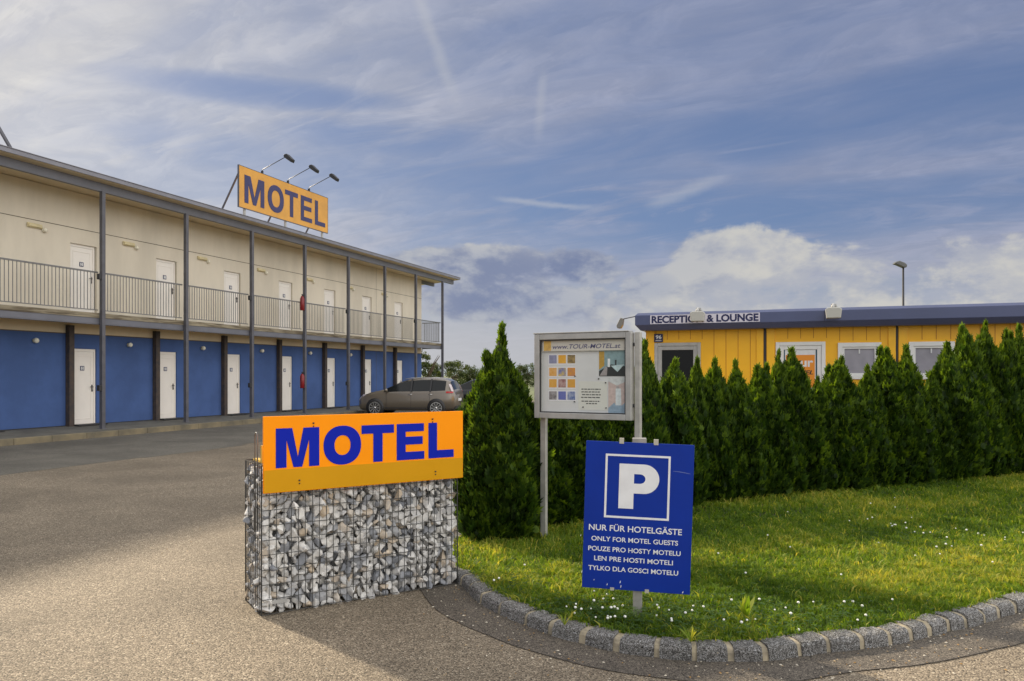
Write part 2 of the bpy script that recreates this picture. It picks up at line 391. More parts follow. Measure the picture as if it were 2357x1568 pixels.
# lettering: polygon letters for the big signs, the built-in font for small text. x to the right, z up, faces -y
def letter_polys(ch, w_, h, st):
    if ch == 'M':
        q = st*1.02; return [[(0, 0), (st, 0), (st, h*.70), (w_/2-st*.42, 0), (w_/2+st*.42, 0), (w_-st, h*.70), (w_-st, 0), (w_, 0), (w_, h), (w_-st*1.55, h), (w_/2, h*.26), (st*1.55, h), (0, h)]]
    if ch == 'T': return [[(w_/2-st/2, 0), (w_/2+st/2, 0), (w_/2+st/2, h-st*.86), (w_, h-st*.86), (w_, h), (0, h), (0, h-st*.86), (w_/2-st/2, h-st*.86)]]
    if ch == 'E':
        b = st*.82; m = h*.53; return [[(0, 0), (w_, 0), (w_, b), (st, b), (st, m-b/2), (w_*.94, m-b/2), (w_*.94, m+b/2), (st, m+b/2), (st, h-b), (w_*.985, h-b), (w_*.985, h), (0, h)]]
    if ch == 'L': b = st*.82; return [[(0, 0), (w_, 0), (w_, b), (st, b), (st, h), (0, h)]]
def add_letter(mb, ch, x, z, w_, h, st, y0, y1, mi=0):
    if ch == 'O':
        n = 40; rx, rz = w_/2, h*.515; ix, iz = rx-st*1.1, rz-st*.95
        def P(a, b, y): return [(x+w_/2+a*math.copysign(abs(math.cos(t))**.92, math.cos(t)), y, z+h/2+b*math.copysign(abs(math.sin(t))**.92, math.sin(t))) for t in [2*math.pi*i/n for i in range(n)]]
        vs = P(rx, rz, y0)+P(ix, iz, y0)+P(rx, rz, y1)+P(ix, iz, y1); fs = []
        for i in range(n):
            j = (i+1) % n
            fs += [(i, j, n+j, n+i), (2*n+i, 3*n+i, 3*n+j, 2*n+j), (i, 2*n+i, 2*n+j, j), (n+i, n+j, 3*n+j, 3*n+i)]
        mb.add(vs, fs, mi); return
    for p in letter_polys(ch, w_, h, st): mb.prism([(x+a, z+b) for a, b in p], y0, y1, 'y', mi)

def add_text(mb, body, x, z, w_, h, y, depth=.002, bold=0.0, shear=0.0, mi=0):
    cu = bpy.data.curves.new('text', 'FONT'); cu.body = body; cu.offset = bold; cu.shear = shear; cu.resolution_u = 4
    ob = bpy.data.objects.new('text', cu); col.objects.link(ob)
    dg = bpy.context.evaluated_depsgraph_get(); me = bpy.data.meshes.new_from_object(ob.evaluated_get(dg))
    n = len(me.vertices); co = np.empty(n*3); me.vertices.foreach_get('co', co); co = co.reshape(-1, 3)
    lo, hi = co.min(0), co.max(0); S = (w_/(hi[0]-lo[0]), h/(hi[1]-lo[1]))
    fr = [(x+(p[0]-lo[0])*S[0], y, z+(p[1]-lo[1])*S[1]) for p in co]
    mb.add(fr, [tuple(p.vertices) for p in me.polygons], mi)
    ob_d = ob.data; bpy.data.objects.remove(ob); bpy.data.curves.remove(ob_d); bpy.data.meshes.remove(me)

TH = math.atan((1836-CX)/F)                       # the two buildings share this grid direction
U = Vector((math.sin(TH), math.cos(TH), 0)); V = Vector((math.cos(TH), -math.sin(TH), 0))
GRID = -TH
# ================================================================== SETTING
def sheet(name, pts, z, m, sub=0):
    mb = MB(); mb.add([(p[0], p[1], z) for p in pts], [tuple(range(len(pts)))])
    return mb.build(name, m, kind='structure')
sheet('ground', [(-3000, -200), (3000, -200), (3000, 6000), (-3000, 6000)], -.012, M_field)
LOT = -19.2
def mot(wv, t, z=0): return V*(wv-19.2)+U*t+Vector((0, 0, z))
sheet('parking_lot', [mot(.3, -30), mot(70, -30), mot(70, 48), mot(.3, 48)], -.004, M_asphalt)

# kerb line (foot of its road face), measured joints first
KP = [(1060, 1347), (1079, 1366), (1105, 1390), (1149, 1414), (1209, 1439), (1265, 1461), (1340, 1482), (1419, 1501), (1512, 1514), (1599, 1522), (1681, 1523), (1765, 1522), (1841, 1511), (1908, 1502), (1985, 1495), (2051, 1486), (2098, 1476), (2141, 1465), (2185, 1454), (2224, 1446), (2266, 1435), (2301, 1423), (2338, 1412)]
joints = [gp(*p) for p in KP]
e0 = (joints[-1]-joints[-5]).normalized()
rt = [joints[-1]+e0*(.31*i)+Vector((.0, .0016*i*i, 0)) for i in range(1, 30)]
lf = [Vector(p) for p in ((.0, 9.2, 0), (-.2, 8.65, 0), (-.38, 8.2, 0), (-.53, 7.8, 0), (-.66, 7.4, 0), (-.71, 6.9, 0), (-.61, 6.42, 0))]
path = lf+joints+rt
def smooth_path(P, n=6):
    out = []
    for i in range(len(P)-1):
        p0, p1, p2, p3 = P[max(i-1, 0)], P[i], P[i+1], P[min(i+2, len(P)-1)]
        for k in range(n):
            t = k/n; out.append(.5*((2*p1)+(p2-p0)*t+(2*p0-5*p1+4*p2-p3)*t*t+(3*p1-p0-3*p2+p3)*t**3))
    out.append(P[-1]); return out
NS = 6; sp = smooth_path(path, NS)
def frame_at(i):
    t = (sp[min(i+1, len(sp)-1)]-sp[max(i-1, 0)]).normalized(); return sp[i], t, Vector((-t.y, t.x, 0))   # inward normal
prof = [(-.004, -.03), (.006, .052), (.018, .070), (.042, .079), (.115, .082), (.135, .075), (.137, .0)]
def sweep(mb, ids, grow, jit, mi=0, shrink=0.0):
    rows = []
    for k, i in enumerate(ids):
        p, t, nrm = frame_at(i)
        sh = shrink if k == 0 else (-shrink if k == len(ids)-1 else 0)
        row = []
        for (o, z) in prof:
            oo = o + (grow if o > .06 else -grow); zz = z+(grow if z > .05 else 0)
            row.append(p+t*sh+nrm*(oo+random.uniform(-jit, jit))+Vector((0, 0, zz+random.uniform(-jit, jit)*(z > 0))))
        rows.append(row)
    m_ = len(prof); vs = [q for r_ in rows for q in r_]; n = len(rows)
    fs = [(a*m_+b, a*m_+b+1, (a+1)*m_+b+1, (a+1)*m_+b) for a in range(n-1) for b in range(m_-1)]
    fs += [tuple(range(m_)), tuple((n-1)*m_+b for b in range(m_-1, -1, -1))]
    mb.add(vs, fs, mi)
kb = MB(); mo = MB()
for j in range(len(path)-1): sweep(kb, list(range(j*NS, (j+1)*NS+1)), random.uniform(.001, .006), .0055, shrink=.014+random.uniform(0, .014))
kerb = kb.build('kerb', M_granite, kind='structure')
sweep(mo, list(range(len(sp))), -.004, .003); mo.build('mortar', M_mortar, kerb)
# finer strip of asphalt along the kerb, with an uneven broken edge
mb = MB(); n = len(sp)
wig = [.31+.02*math.sin(i*.045)+.008*math.sin(i*.13+1)+random.uniform(-.003, .003) for i in range(n)]
vs = []
for i in range(n):
    p, t, nrm = frame_at(i); f = 1.0
    vs += [p+nrm*.02, p-nrm*wig[i]]
mb.add([(p.x, p.y, .0) for p in vs], [(2*i, 2*i+1, 2*i+3, 2*i+2) for i in range(n-1)])
gut = mb.build('gutter', M_gutter, kind='structure')
# the tarred joint at its outer edge
mb = MB(); vs = []
for i in range(n):
    p, t, nrm = frame_at(i); wd = (.003+.007*random.random())*min(1, max(.12, (i-105)/40))
    vs += [p-nrm*(wig[i]-.001), p-nrm*(wig[i]+wd)]
mb.add([(p.x, p.y, .002) for p in vs], [(2*i, 2*i+1, 2*i+3, 2*i+2) for i in range(n-1)])
mb.build('tar_joint', mat('tar', (.035, .03, .026), .8), gut)

# concrete parking strip in front of the motel, and the raised pavement
mb = MB()
for k in range(-4, 15):
    t0, t1 = k*3.1-.5, (k+1)*3.1-.5
    mb.box(1.87, 6.85+(.12*math.sin(k*2.1)), t0+.004, t1-.004, -.2, 0.0)
strip = mb.build('parking_strip', M_bay, kind='structure'); strip.location = V*-19.2; strip.rotation_euler = (0, 0, GRID)
mb = MB(); mb.prism([(-.05, -.1), (1.66, -.1), (1.66, .155), (-.05, .225)], -14, 40.2, 'y')
pv = mb.build('pavement', M_pave, kind='structure'); pv.location = V*-19.2; pv.rotation_euler = (0, 0, GRID)
mb = MB(); y = -14
while y < 40:
    mb.box(1.662, 1.80, y+.004, y+.996, -.1, .152+random.uniform(-.004, .004)); y += 1.0
mb.build('pavement_kerb', M_pkerb, pv, bevel=.012)

# lawn
inner = [frame_at(i)[0]+frame_at(i)[2]*.10 for i in range(0, n, 2)]
hedge_line = [(-.15, 9.3), (.6, 9.6), (2.3, 10.7), (5.2, 12.2), (8.6, 13.6), (14, 16.2)]
lawn_poly = [(p.x, p.y) for p in inner]+[(14, 12)]+hedge_line[::-1]
mb = MB(); mb.add([(x, y, .060) for x, y in lawn_poly], [tuple(range(len(lawn_poly)))])
lawn = mb.build('lawn', M_soil, kind='structure')
# hills on the horizon
mb = MB(); vs = []; N_ = 120
for i in range(N_+1):
    a = R(-75+150*i/N_); d = 3600; h = 34+14*math.sin(a*5+1)+9*math.sin(a*13)+5*math.sin(a*29)
    for (dd, hh) in ((-500, 0), (0, h), (500, h*.7), (900, 0)): vs.append((math.sin(a)*(d+dd), math.cos(a)*(d+dd), hh))
mb.add(vs, [(i*4+j, i*4+j+1, i*4+j+5, i*4+j+4) for i in range(N_) for j in range(3)], smooth=True)
mb.build('hills', M_hill, kind='structure')

# ================================================================== MOTEL
T0 = 24.0
motel = empty('motel_building', mot(0, T0), GRID, 'long two-storey motel block, blue below and beige above, with a balcony walkway', 'building')
def MT(t): return t-T0
def Z(z): return z+EYE
tA, tB = -2.0, 37.6                                  # wall extent
door_t = [16.02+3.1*i for i in range(-5, 7)]; DW = .84
zf0, zblue, zband, zfl = .245, 2.825, 3.04, 3.365
zeave = Z(5.33)
def holed(mb, y0, y1, z0, z1, holes, rev, mi=0):
    ys = sorted({y0, y1, *[h[0] for h in holes], *[h[1] for h in holes]}); zs = sorted({z0, z1, *[h[2] for h in holes], *[h[3] for h in holes]})
    for a, b in zip(ys[:-1], ys[1:]):
        for c, d in zip(zs[:-1], zs[1:]):
            if any(h[0] <= a and b <= h[1] and h[2] <= c and d <= h[3] for h in holes): continue
            mb.quad((0, a, c), (0, b, c), (0, b, d), (0, a, d), mi)
    for h in holes:
        a, b, c, d = h
        mb.quad((0, a, c), (-rev, a, c), (-rev, a, d), (0, a, d), mi); mb.quad((0, b, c), (-rev, b, c), (-rev, b, d), (0, b, d), mi)
        mb.quad((0, a, d), (0, b, d), (-rev, b, d), (-rev, a, d), mi)
        if c > z0: mb.quad((0, a, c), (0, b, c), (-rev, b, c), (-rev, a, c), mi)
lowh = [(MT(t)-.01, MT(t)+DW+.01, zf0, Z(.76)) for t in door_t]
uph = [(MT(t)-.01, MT(t)+DW+.02, zfl+.02, Z(3.74)) for t in door_t]
a_, b_ = MT(tA), MT(tB)
def shell(z0, z1, holes, rev, m, label):
    mb = MB(); holed(mb, a_, b_, z0, z1, holes, rev)
    mb.quad((0, b_, z0), (-7.5, b_, z0), (-7.5, b_, z1), (0, b_, z1)); mb.quad((0, a_, z0), (-7.5, a_, z0), (-7.5, a_, z1), (0, a_, z1))
    mb.quad((-7.5, a_, z0), (-7.5, b_, z0), (-7.5, b_, z1), (-7.5, a_, z1))
    return mb.build('wall', m, motel, label=label)
shell(zf0, zblue, lowh, .13, M_blue, 'blue rendered ground floor wall')
shell(zblue+.001, zfl+.01, [], .1, M_beige2, 'beige band above the blue wall')
up_wall = shell(zfl+.01, Z(5.19), uph, .14, M_beige, 'beige rendered upper wall')
mb = MB(); mb.box(-.3, -.15, a_+.1, b_-.1, .1, Z(5.15)); mb.box(-.3, .015, a_+.2, b_-.02, .05, zf0-.004); mb.build('plinth', M_dark, motel)
# seam lines in the render
mb = MB(); mb.box(.0005, .004, a_, b_, Z(4.16), Z(4.178)); mb.box(.0005, .012, a_, b_, zblue-.012, zblue+.012)
for t in (20.4, 32.8): mb.box(.0005, .003, MT(t)-.008, MT(t)+.008, zf0, zblue-.013); mb.box(.0005, .003, MT(t)-.006, MT(t)+.006, zfl+.02, Z(4.158)); mb.box(.0005, .003, MT(t)-.006, MT(t)+.006, Z(4.18), Z(5.18))
mb.build('seam', M_seam, motel)
# roof: mono-pitch slab with fascia, beams
roof = MB(); e0_, e1_ = a_-1, MT(39.4)
roof.prism([(1.46, zeave), (1.46, Z(5.345)+.10), (-8.2, Z(4.7)+.1), (-8.2, Z(4.7)), (-.4, Z(5.17))], e0_, e1_, 'y')
roof = roof.build('roof', M_beige2, motel)
mb = MB(); mb.box(1.463, 1.50, e0_, e1_+.02, zeave+.005, Z(5.457)); mb.prism([(1.52, Z(5.447)), (1.52, Z(5.467)), (-8.2, Z(4.83)), (-8.2, Z(4.81))], e0_-.02, e1_+.04, 'y')
mb.build('roof_sheet', M_roof, roof, bevel=.004)
mb = MB(); mb.box(1.07, 1.19, e0_, MT(39.2), Z(5.07), Z(5.305))
for t in np.arange(3.6, 39, 6.2): mb.box(1.191, 1.194, MT(t)-.004, MT(t)+.004, Z(5.07), Z(5.305))
mb.build('beam', M_beam, roof)
mb = MB(); mb.box(-.10, -.001, b_+.001, MT(39.2), Z(5.0), Z(5.175)); mb.build('beam', M_beam, roof)
# balcony
mb = MB(); mb.box(.001, 1.16, a_, MT(37.74), Z(1.58), Z(1.712)); mb.build('balcony_slab', M_rust, motel)
mb = MB(); mb.box(1.06, 1.145, a_, MT(37.72), Z(1.425), Z(1.578)); mb.box(1.02, 1.14, a_, MT(37.7), Z(1.40), Z(1.424))
mb.box(.02, 1.06, MT(37.62), MT(37.72), Z(1.425), Z(1.578)); mb.build('balcony_beam', M_beam, motel)
colt = [16+3.1*i for i in range(-5, 8)]
for t in colt:
    mb = MB(); mb.box(1.16, 1.27, MT(t)-.055, MT(t)+.055, .16, Z(5.068)); mb.box(1.12, 1.31, MT(t)-.09, MT(t)+.09, .155, .185); mb.build('column', M_steel, motel, bevel=.006)
for t in [15.93+3.1*i for i in range(-5, 7)]:
    mb = MB(); mb.box(.013, .16, MT(t)-.08, MT(t)+.08, .20, Z(1.40)); mb.build('pilaster', mat('rusty_post', (.045, .04, .042), .7, .2, var=.4, vscale=8, tint=(.09, .065, .05)), motel)
# railings, one per bay
def railing(L):
    mb = MB(); mb.box(-.025, .025, 0, L, Z(2.815), Z(2.855)); mb.box(-.012, .012, 0, L, Z(1.785), Z(1.81))
    n_ = max(2, round(L/.107))
    for i in range(1, n_): mb.box(-.007, .007, L*i/n_-.007, L*i/n_+.007, Z(1.811), Z(2.814))
    return mb
rm = railing(3.1-.12).mesh('railing', M_rail)
for t in colt[:-1]:
    o = bpy.data.objects.new('railing', rm); col.objects.link(o); o.parent = motel; o.location = (1.10, MT(t)+.06, 0)
o = railing(1.08).build('railing', M_rail, motel); o.location = (.02, MT(37.69), 0); o.rotation_euler = (0, 0, R(-90))
for t in (13, 12.9): pass
# doors
def door_parts(h, parent, loc):
    mb = MB()
    mb.box(-.06, .0, 0, .055, 0, h); mb.box(-.06, .0, DW-.055, DW, 0, h); mb.box(-.06, .0, .0551, DW-.0551, h-.075, h)   # frame
    mb.box(-.06, -.018, .056, DW-.056, .0, h-.076)
    p = [(.14, .16), (DW-.14, .16), (DW-.14, h-.20), (.14, h-.20)]
    for (a, b), (c, d) in zip(p, p[1:]+p[:1]):
        mb.box(-.0178, -.010, min(a, c)-.012, max(a, c)+.012, min(b, d)-.012, max(b, d)+.012)
    o = mb.build('door', M_white, parent, bevel=.004); o.location = loc
    mb = MB(); mb.box(-.0176, -.006, .345, .475, h-.62, h-.49); mb.box(-.0058, -.004, .37, .40, h-.60, h-.51, 1); mb.box(-.0058, -.004, .42, .45, h-.60, h-.51, 1)
    mb.box(-.0058, -.004, .385, .44, h-.562, h-.548, 1)
    pl = mb.build('number_plate', [M_plate, M_frame], o)
    mb = MB(); mb.box(-.0176, -.008, DW-.125, DW-.085, .93, 1.13); mb.tube([(-.008, DW-.105, 1.07), (.04, DW-.105, 1.07), (.045, DW-.21, 1.07)], .011, 6); mb.box(-.0079, .01, DW-.12, DW-.09, .955, .985)
    mb.build('handle', M_dark, o); return o
hl, hu = Z(.76)-zf0-.004, Z(3.74)-zfl-.024
dl = door_parts(hl, motel, (-.03, MT(door_t[0]), zf0)); du = door_parts(hu, motel, (-.06, MT(door_t[0]), zfl+.02))
for t in door_t[1:]:
    for src in (dl, du):
        c = src.copy(); col.objects.link(c); c.parent = motel; c.location = (src.location.x, MT(t), src.location.z)
        for g in src.children: d = g.copy(); col.objects.link(d); d.parent = c
for t in door_t:
    mb = MB(); mb.box(.02, .34, MT(t)-.02, MT(t)+DW+.1, .222, .262); mb.box(.05, .30, MT(t)+.03, MT(t)+.09, .2, .221); mb.box(.05, .30, MT(t)+.75, MT(t)+.81, .2, .221)
    mb.build('doorstep', M_dark, motel)
for k, t in enumerate(colt):
    if k % 2 == 1 and k != 8:
        for zz in (1.22, 4.28 ):
            mb = MB(); mb.box(1.17, 1.26, MT(t)-.15, MT(t)-.056, zz, zz+.16); mb.box(1.19, 1.24, MT(t)-.165, MT(t)-.151, zz+.03, zz+.13); mb.build('junction_box', M_dark, motel, bevel=.008)

# wall lamps and extinguishers fixed to the motel
words = ['leftmost', 'second', 'third', 'fourth', 'fifth', 'sixth', 'seventh']
def wl(wv, t, z): return mot(wv, t, z)
tube_t = [16.02+3.1*i+.0 for i in range(-1, 7)]
lampU = None; lampL = None
for i in range(7):
    tu = 14.95+3.1*i
    lab = f'beige tube wall lamp under the upper seam, {words[i]} along the balcony counting from the left'
    p = wl(0, tu, Z(3.97))
    if lampU is None:
        lampU = empty('tube_wall_lamp', p, GRID, lab, 'wall lamp', 'tube lamps along the balcony wall')
        mb = MB(); mb.box(.004, .05, -.26, .17, -.02, .10); mb.box(.0501, .085, -.24, .15, .0, .08); mb.build('housing', M_lampcase, lampU, bevel=.012)
        mb = MB(); mb.tube([(.004, .24, -.03), (.05, .24, -.03)], .07, 14); mb.ball((.06, .24, -.03), .062, 12, 8, .8); mb.build('globe', M_lampglass, lampU)
    else: dup(lampU, p, GRID, lab)
    p = wl(0, 14.92+3.1*i, Z(.93)); lab = f'small round lamp on the blue ground floor wall, {words[i]} counting from the left'
    if lampL is None:
        lampL = empty('globe_wall_lamp', p, GRID, lab, 'wall lamp', 'globe lamps along the blue wall')
        mb = MB(); mb.tube([(.003, 0, 0), (.035, 0, 0)], .06, 14); mb.build('base_ring', M_lampcase, lampL)
        mb = MB(); mb.ball((.075, 0, 0), .072, 14, 10, .9); mb.build('globe', mat('globe_glass', (.80, .78, .66), .2), lampL)
    else: dup(lampL, p, GRID, lab)
def extinguisher(p, lab):
    e = empty('fire_extinguisher', p, GRID, lab, 'fire extinguisher', 'red extinguishers on the motel posts')
    mb = MB(); mb.tube([(0, 0, .0), (0, 0, .02), (0, 0, .46), (0, 0, .53), (0, 0, .56)], [.07, .085, .085, .05, .03], 16); mb.build('cylinder', M_red, e)
    mb = MB(); mb.tube([(0, 0, .561), (0, 0, .62)], .018, 8); mb.box(-.02, .02, -.02, .12, .60, .63); mb.tube([(0, .03, .60), (.0, .11, .55), (.0, .115, .30)], .012, 6); mb.build('valve_hose', M_dark, e)
extinguisher(wl(1.215, 25.3-.16, 1.15), 'red fire extinguisher hung on a ground floor post of the motel')
extinguisher(wl(1.215, 25.3-.16, 4.16), 'red fire extinguisher hung behind the balcony railing upstairs')

# roof sign
sY = 18.8; wS = 19.2-18.8
def tsign(x): Y = F*sY/((1836-x)*math.cos(TH)); return (Y-math.sin(TH)*sY)/math.cos(TH)
t0, t1 = tsign(549), tsign(753); z0 = Z(.302*sY/math.cos(TH)); z1 = Z(.376*sY/math.cos(TH)); Ls = t1-t0; Hs = z1-z0
SG = math.pi/2+GRID                                   # local x runs along the building, local -y faces the camera side
rs = empty('rooftop_motel_sign', mot(wS, t0, Z(5.36)), SG, 'weathered orange MOTEL billboard standing on the motel roof', 'sign')
zb, zt = z0-Z(5.36), z1-Z(5.36)
mb = MB(); mb.box(0, Ls, -.03, .03, zb, zt); mb.build('panel', M_oldorange, rs, bevel=.006)
mb = MB(); mb.box(-.015, -.001, -.035, .035, zb-.02, zt+.02); mb.box(Ls+.001, Ls+.015, -.035, .035, zb-.02, zt+.02); mb.box(0, Ls, -.035, .035, zt+.001, zt+.016); mb.box(0, Ls, -.035, .035, zb-.016, zb-.001); mb.build('edge_trim', M_steel, rs)
mb = MB()
for ch, a, b in zip('MOTEL', (.050, .285, .474, .657, .832), (.248, .459, .622, .794, .964)):
    hh = (zt-zb)
    add_letter(mb, ch, a*Ls, zb+hh*.135, (b-a)*Ls, hh*.68, .21, -.042, -.0305)
mb.build('lettering', M_oldblue, rs)
for f in (.07, .50, .95):
    mb = MB(); mb.box(f*Ls-.035, f*Ls+.035, .031, .10, -.12, zt-.1); mb.build('leg', M_post, rs)
for f in (.015, .48, .93):
    mb = MB(); mb.tube([(f*Ls, .06, zt-.25), (f*Ls, 1.35, -.25)], .035, 4); mb.build('brace', M_steel, rs)
ords = ['left', 'middle', 'right']
fl0 = None
for i, f in enumerate((.235, .515, .765)):
    p = rs.matrix_world @ Vector((0, 0, 0)); p = Vector(rs.location)+U*(f*Ls)+Vector((0, 0, zt+.017))
    lab = f'floodlight on a thin arm above the rooftop billboard, {ords[i]} one of three'
    if fl0 is None:
        fl0 = empty('sign_floodlight', p, SG, lab, 'floodlight', 'arm lamps over the rooftop sign')
        mb = MB(); mb.tube([(0, 0, 0), (0, -.02, .14), (.0, -1.05, .52)], .014, 6); mb.box(-.03, .03, -.035, .035, -.002, .10); mb.build('arm', M_dark, fl0)
        mb = MB(); mb.prism([(-1.02, .51), (-1.03, .59), (-1.15, .61), (-1.40, .38), (-1.35, .27), (-1.10, .44)], -.10, .10, 'x'); mb.build('lamp_head', M_dark, fl0, bevel=.02)
    else: dup(fl0, p, SG, lab)
# stay of a further roof sign at the left edge
q0 = dp(37, 345, 19.3); q1 = dp(-60, 195, 19.9); d_ = q1-q0
mb = MB(); mb.tube([(0, 0, -.2), tuple(d_)], .045, 6); mb.box(-.09, .09, -.09, .09, -.26, -.19)
o = mb.build('roof_stay', M_steel); o.location = q0; tag(o, 'slanted steel stay rising from the motel roof at the left edge', 'steel stay')

# ================================================================== RECEPTION
RC = Vector((2.92, 16.8, 0))
rec = empty('reception_building', RC, GRID, 'low yellow container building with a dark blue roof fascia behind the hedge', 'building')
SX = 12.0
mb = MB(); ht = 2.612
holes = [(.19, 1.17, .12, 2.35), (2.68, 3.63, .12, 2.33), (3.89, 4.62, 1.60, 2.27), (5.16, 5.89, 1.60, 2.27), (7.6, 8.33, 1.6, 2.27), (9.4, 10.13, 1.6, 2.27)]
def holedx(mb, x0, x1, z0, z1, holes, rev):
    xs = sorted({x0, x1, *[h[0] for h in holes], *[h[1] for h in holes]}); zs = sorted({z0, z1, *[h[2] for h in holes], *[h[3] for h in holes]})
    for a, b in zip(xs[:-1], xs[1:]):
        for c, d in zip(zs[:-1], zs[1:]):
            if any(h[0] <= a and b <= h[1] and h[2] <= c and d <= h[3] for h in holes): continue
            mb.quad((a, 0, c), (b, 0, c), (b, 0, d), (a, 0, d))
    for a, b, c, d in holes:
        mb.quad((a, 0, c), (a, rev, c), (a, rev, d), (a, 0, d)); mb.quad((b, 0, c), (b, rev, c), (b, rev, d), (b, 0, d))
        mb.quad((a, 0, d), (b, 0, d), (b, rev, d), (a, rev, d)); mb.quad((a, 0, c), (b, 0, c), (b, rev, c), (a, rev, c))
holedx(mb, 0, SX, .1, ht, holes, .09)
for (a, b) in ((0, 0), (SX, SX)): mb.quad((a, 0, .1), (a, 6, .1), (a, 6, ht), (a, 0, ht))
mb.quad((0, 6, .1), (SX, 6, .1), (SX, 6, ht), (0, 6, ht)); mb.quad((0, 0, .1), (SX, 0, .1), (SX, 6, .1), (0, 6, .1))
mb.build('wall', M_yellow, rec)
mb = MB(); mb.box(.1, SX-.1, .1, .14, .1, ht); mb.build('interior', M_glassdark, rec)
for j in (0, 2.47, 4.92, 7.37, 9.82):
    for a, b in ((j+.035, j+.19), (j+2.30, j+2.435)): mb = MB(); mb.box(a, b, -.022, -.001, .1, ht); mb.build('frame_post', M_yellowpost, rec, bevel=.006)
for j in (2.445, 4.895, 7.345, 9.795): mb = MB(); mb.box(j, j+.05, -.012, -.0008, .05, ht); mb.build('module_gap', M_dark, rec)
x = .22
while x < SX-.3:
    if not any(abs(x-j) < .22 for j in (0, 2.47, 4.92, 7.37, 9.82)):
        segs = [(.1, ht)]
        for h in holes:
            if h[0]-.06 < x < h[1]+.06: segs = [(h[3]+.07, ht)] + ([(.1, h[2]-.07)] if h[2] > .3 else [])
        for a, b in segs: mb = MB(); mb.box(x-.006, x+.006, -.004, -.0006, a, b); mb.build('wall_rib', mat('yellow_groove', (.50, .20, .006), .5), rec)
    x += .245
# fascia with bevelled profile
fp = [(-.30, 2.985), (-.36, 2.93), (-.36, 2.725), (-.26, 2.612), (.4, 2.612), (.4, 2.985)]
mb = MB(); mb.prism([(a, b) for a, b in fp], -.17, SX+.2, 'x')
ro = MB(); ro.box(-.10, SX+.1, .401, 6.2, 2.613, 2.97)
roofo = ro.build('roof', mat('flat_roof', (.16, .16, .18), .8), rec)
# chamfer the left end of the fascia by pulling its lower corner in
fa = mb; fa.v = [((v[0]+.10 if (v[0] < 0 and v[2] < 2.7) else v[0]+(.05 if v[0] < 0 and v[2] > 2.95 else 0)), v[1], v[2]) for v in fa.v]
fas = fa.build('fascia', M_fascia, rec, bevel=.006)
mb = MB()
for x in (3.6, 7.1): mb.box(x-.004, x+.004, -.3625, -.3605, 2.73, 2.925)
mb.build('fascia_joint', M_dark, fas)
sgn = MB(); sgn.box(.16, 2.385, -.372, -.3612, 2.738, 2.925); sgn = sgn.build('name_board', mat('pale_board', (.62, .60, .68), .4), rec)
mb = MB(); add_text(mb, 'RECEPTION & LOUNGE', .19, 2.752, 2.17, .158, -.3735, bold=.040); mb.build('lettering', M_navy, sgn)
# house number
hn = MB(); hn.box(.185, .375, -.036, -.023, 2.365, 2.545); hn = hn.build('number_plate', M_navy, rec, bevel=.006)
mb = MB(); add_text(mb, '96', .22, 2.435, .125, .085, -.0375, bold=.03); mb.box(.21, .35, -.0375, -.0365, 2.392, 2.40); mb.box(.225, .335, -.0375, -.0365, 2.406, 2.412)
mb.build('lettering', M_signwhite, hn)
def frame_box(mb, a, b, c, d, t, y0, y1):
    mb.box(a, a+t, y0, y1, c, d); mb.box(b-t, b, y0, y1, c, d); mb.box(a+t, b-t, y0, y1, d-t, d); mb.box(a+t, b-t, y0, y1, c, c+t)
# entrance door
mb = MB(); frame_box(mb, .19, 1.17, .12, 2.35, .07, -.03, .05); frame_box(mb, .262, 1.098, .19, 2.278, .085, -.012, .04)
dr = mb.build('door', M_alu, rec, bevel=.006)
mb = MB(); mb.box(.348, 1.012, .016, .03, .277, 2.19); mb.build('glass', M_glassdark, dr)
mb = MB(); mb.tube([(.30, -.013, 1.12), (.30, -.07, 1.12), (.42, -.07, 1.12)], .012, 6); mb.build('handle', M_dark, dr)
# second, glazed door with a poster behind the glass
mb = MB(); frame_box(mb, 2.68, 3.63, .12, 2.33, .075, -.03, .05); frame_box(mb, 2.757, 3.553, .197, 2.253, .08, -.012, .04)
dr2 = mb.build('door', M_frame, rec, bevel=.006, label='white framed glass door with an orange poster')
mb = MB(); mb.box(2.839, 3.471, .016, .03, .279, 2.172); mb.build('glass', glassmat('poster_glass', (.05, .12, .17)), dr2)
mb = MB(); mb.box(2.86, 3.445, .006, .0155, 1.35, 2.168, 0); mb.box(2.875, 3.43, .004, .0058, 1.40, 2.065, 1)
pz = MB(); mb.build('poster', [M_signwhite, mat('poster_orange', (.80, .28, .02), .4)], dr2)
po = dr2.children[-1]
mb = MB(); add_text(mb, 'tour', 2.91, 1.82, .49, .16, .0025, bold=.03); mb.build('lettering', M_signwhite, po)
mb = MB(); add_text(mb, 'MOTEL', 2.90, 1.665, .50, .085, .0025, bold=.03, shear=.3); mb.build('lettering', M_dark, po)
# two blinds windows (and the ones further along)
for (a, b, c, d) in holes[2:]:
    mb = MB(); frame_box(mb, a-.03, b+.03, c-.03, d+.03, .085, -.035, .05); fr = mb.build('window', M_frame, rec, bevel=.006)
    mb = MB(); frame_box(mb, a+.057, b-.057, c+.057, d-.057, .035, -.012, .04); mb.build('sash', M_frame, fr)
    mb = MB(); mb.box(a+.093, b-.093, .018, .03, c+.093, d-.093); mb.build('blind', M_blind, fr)
    mb = MB(); mb.box((a+b)/2-.012, (a+b)/2+.012, .002, .0178, d-.19, d-.10); mb.build('pull_cord', M_signwhite, fr)
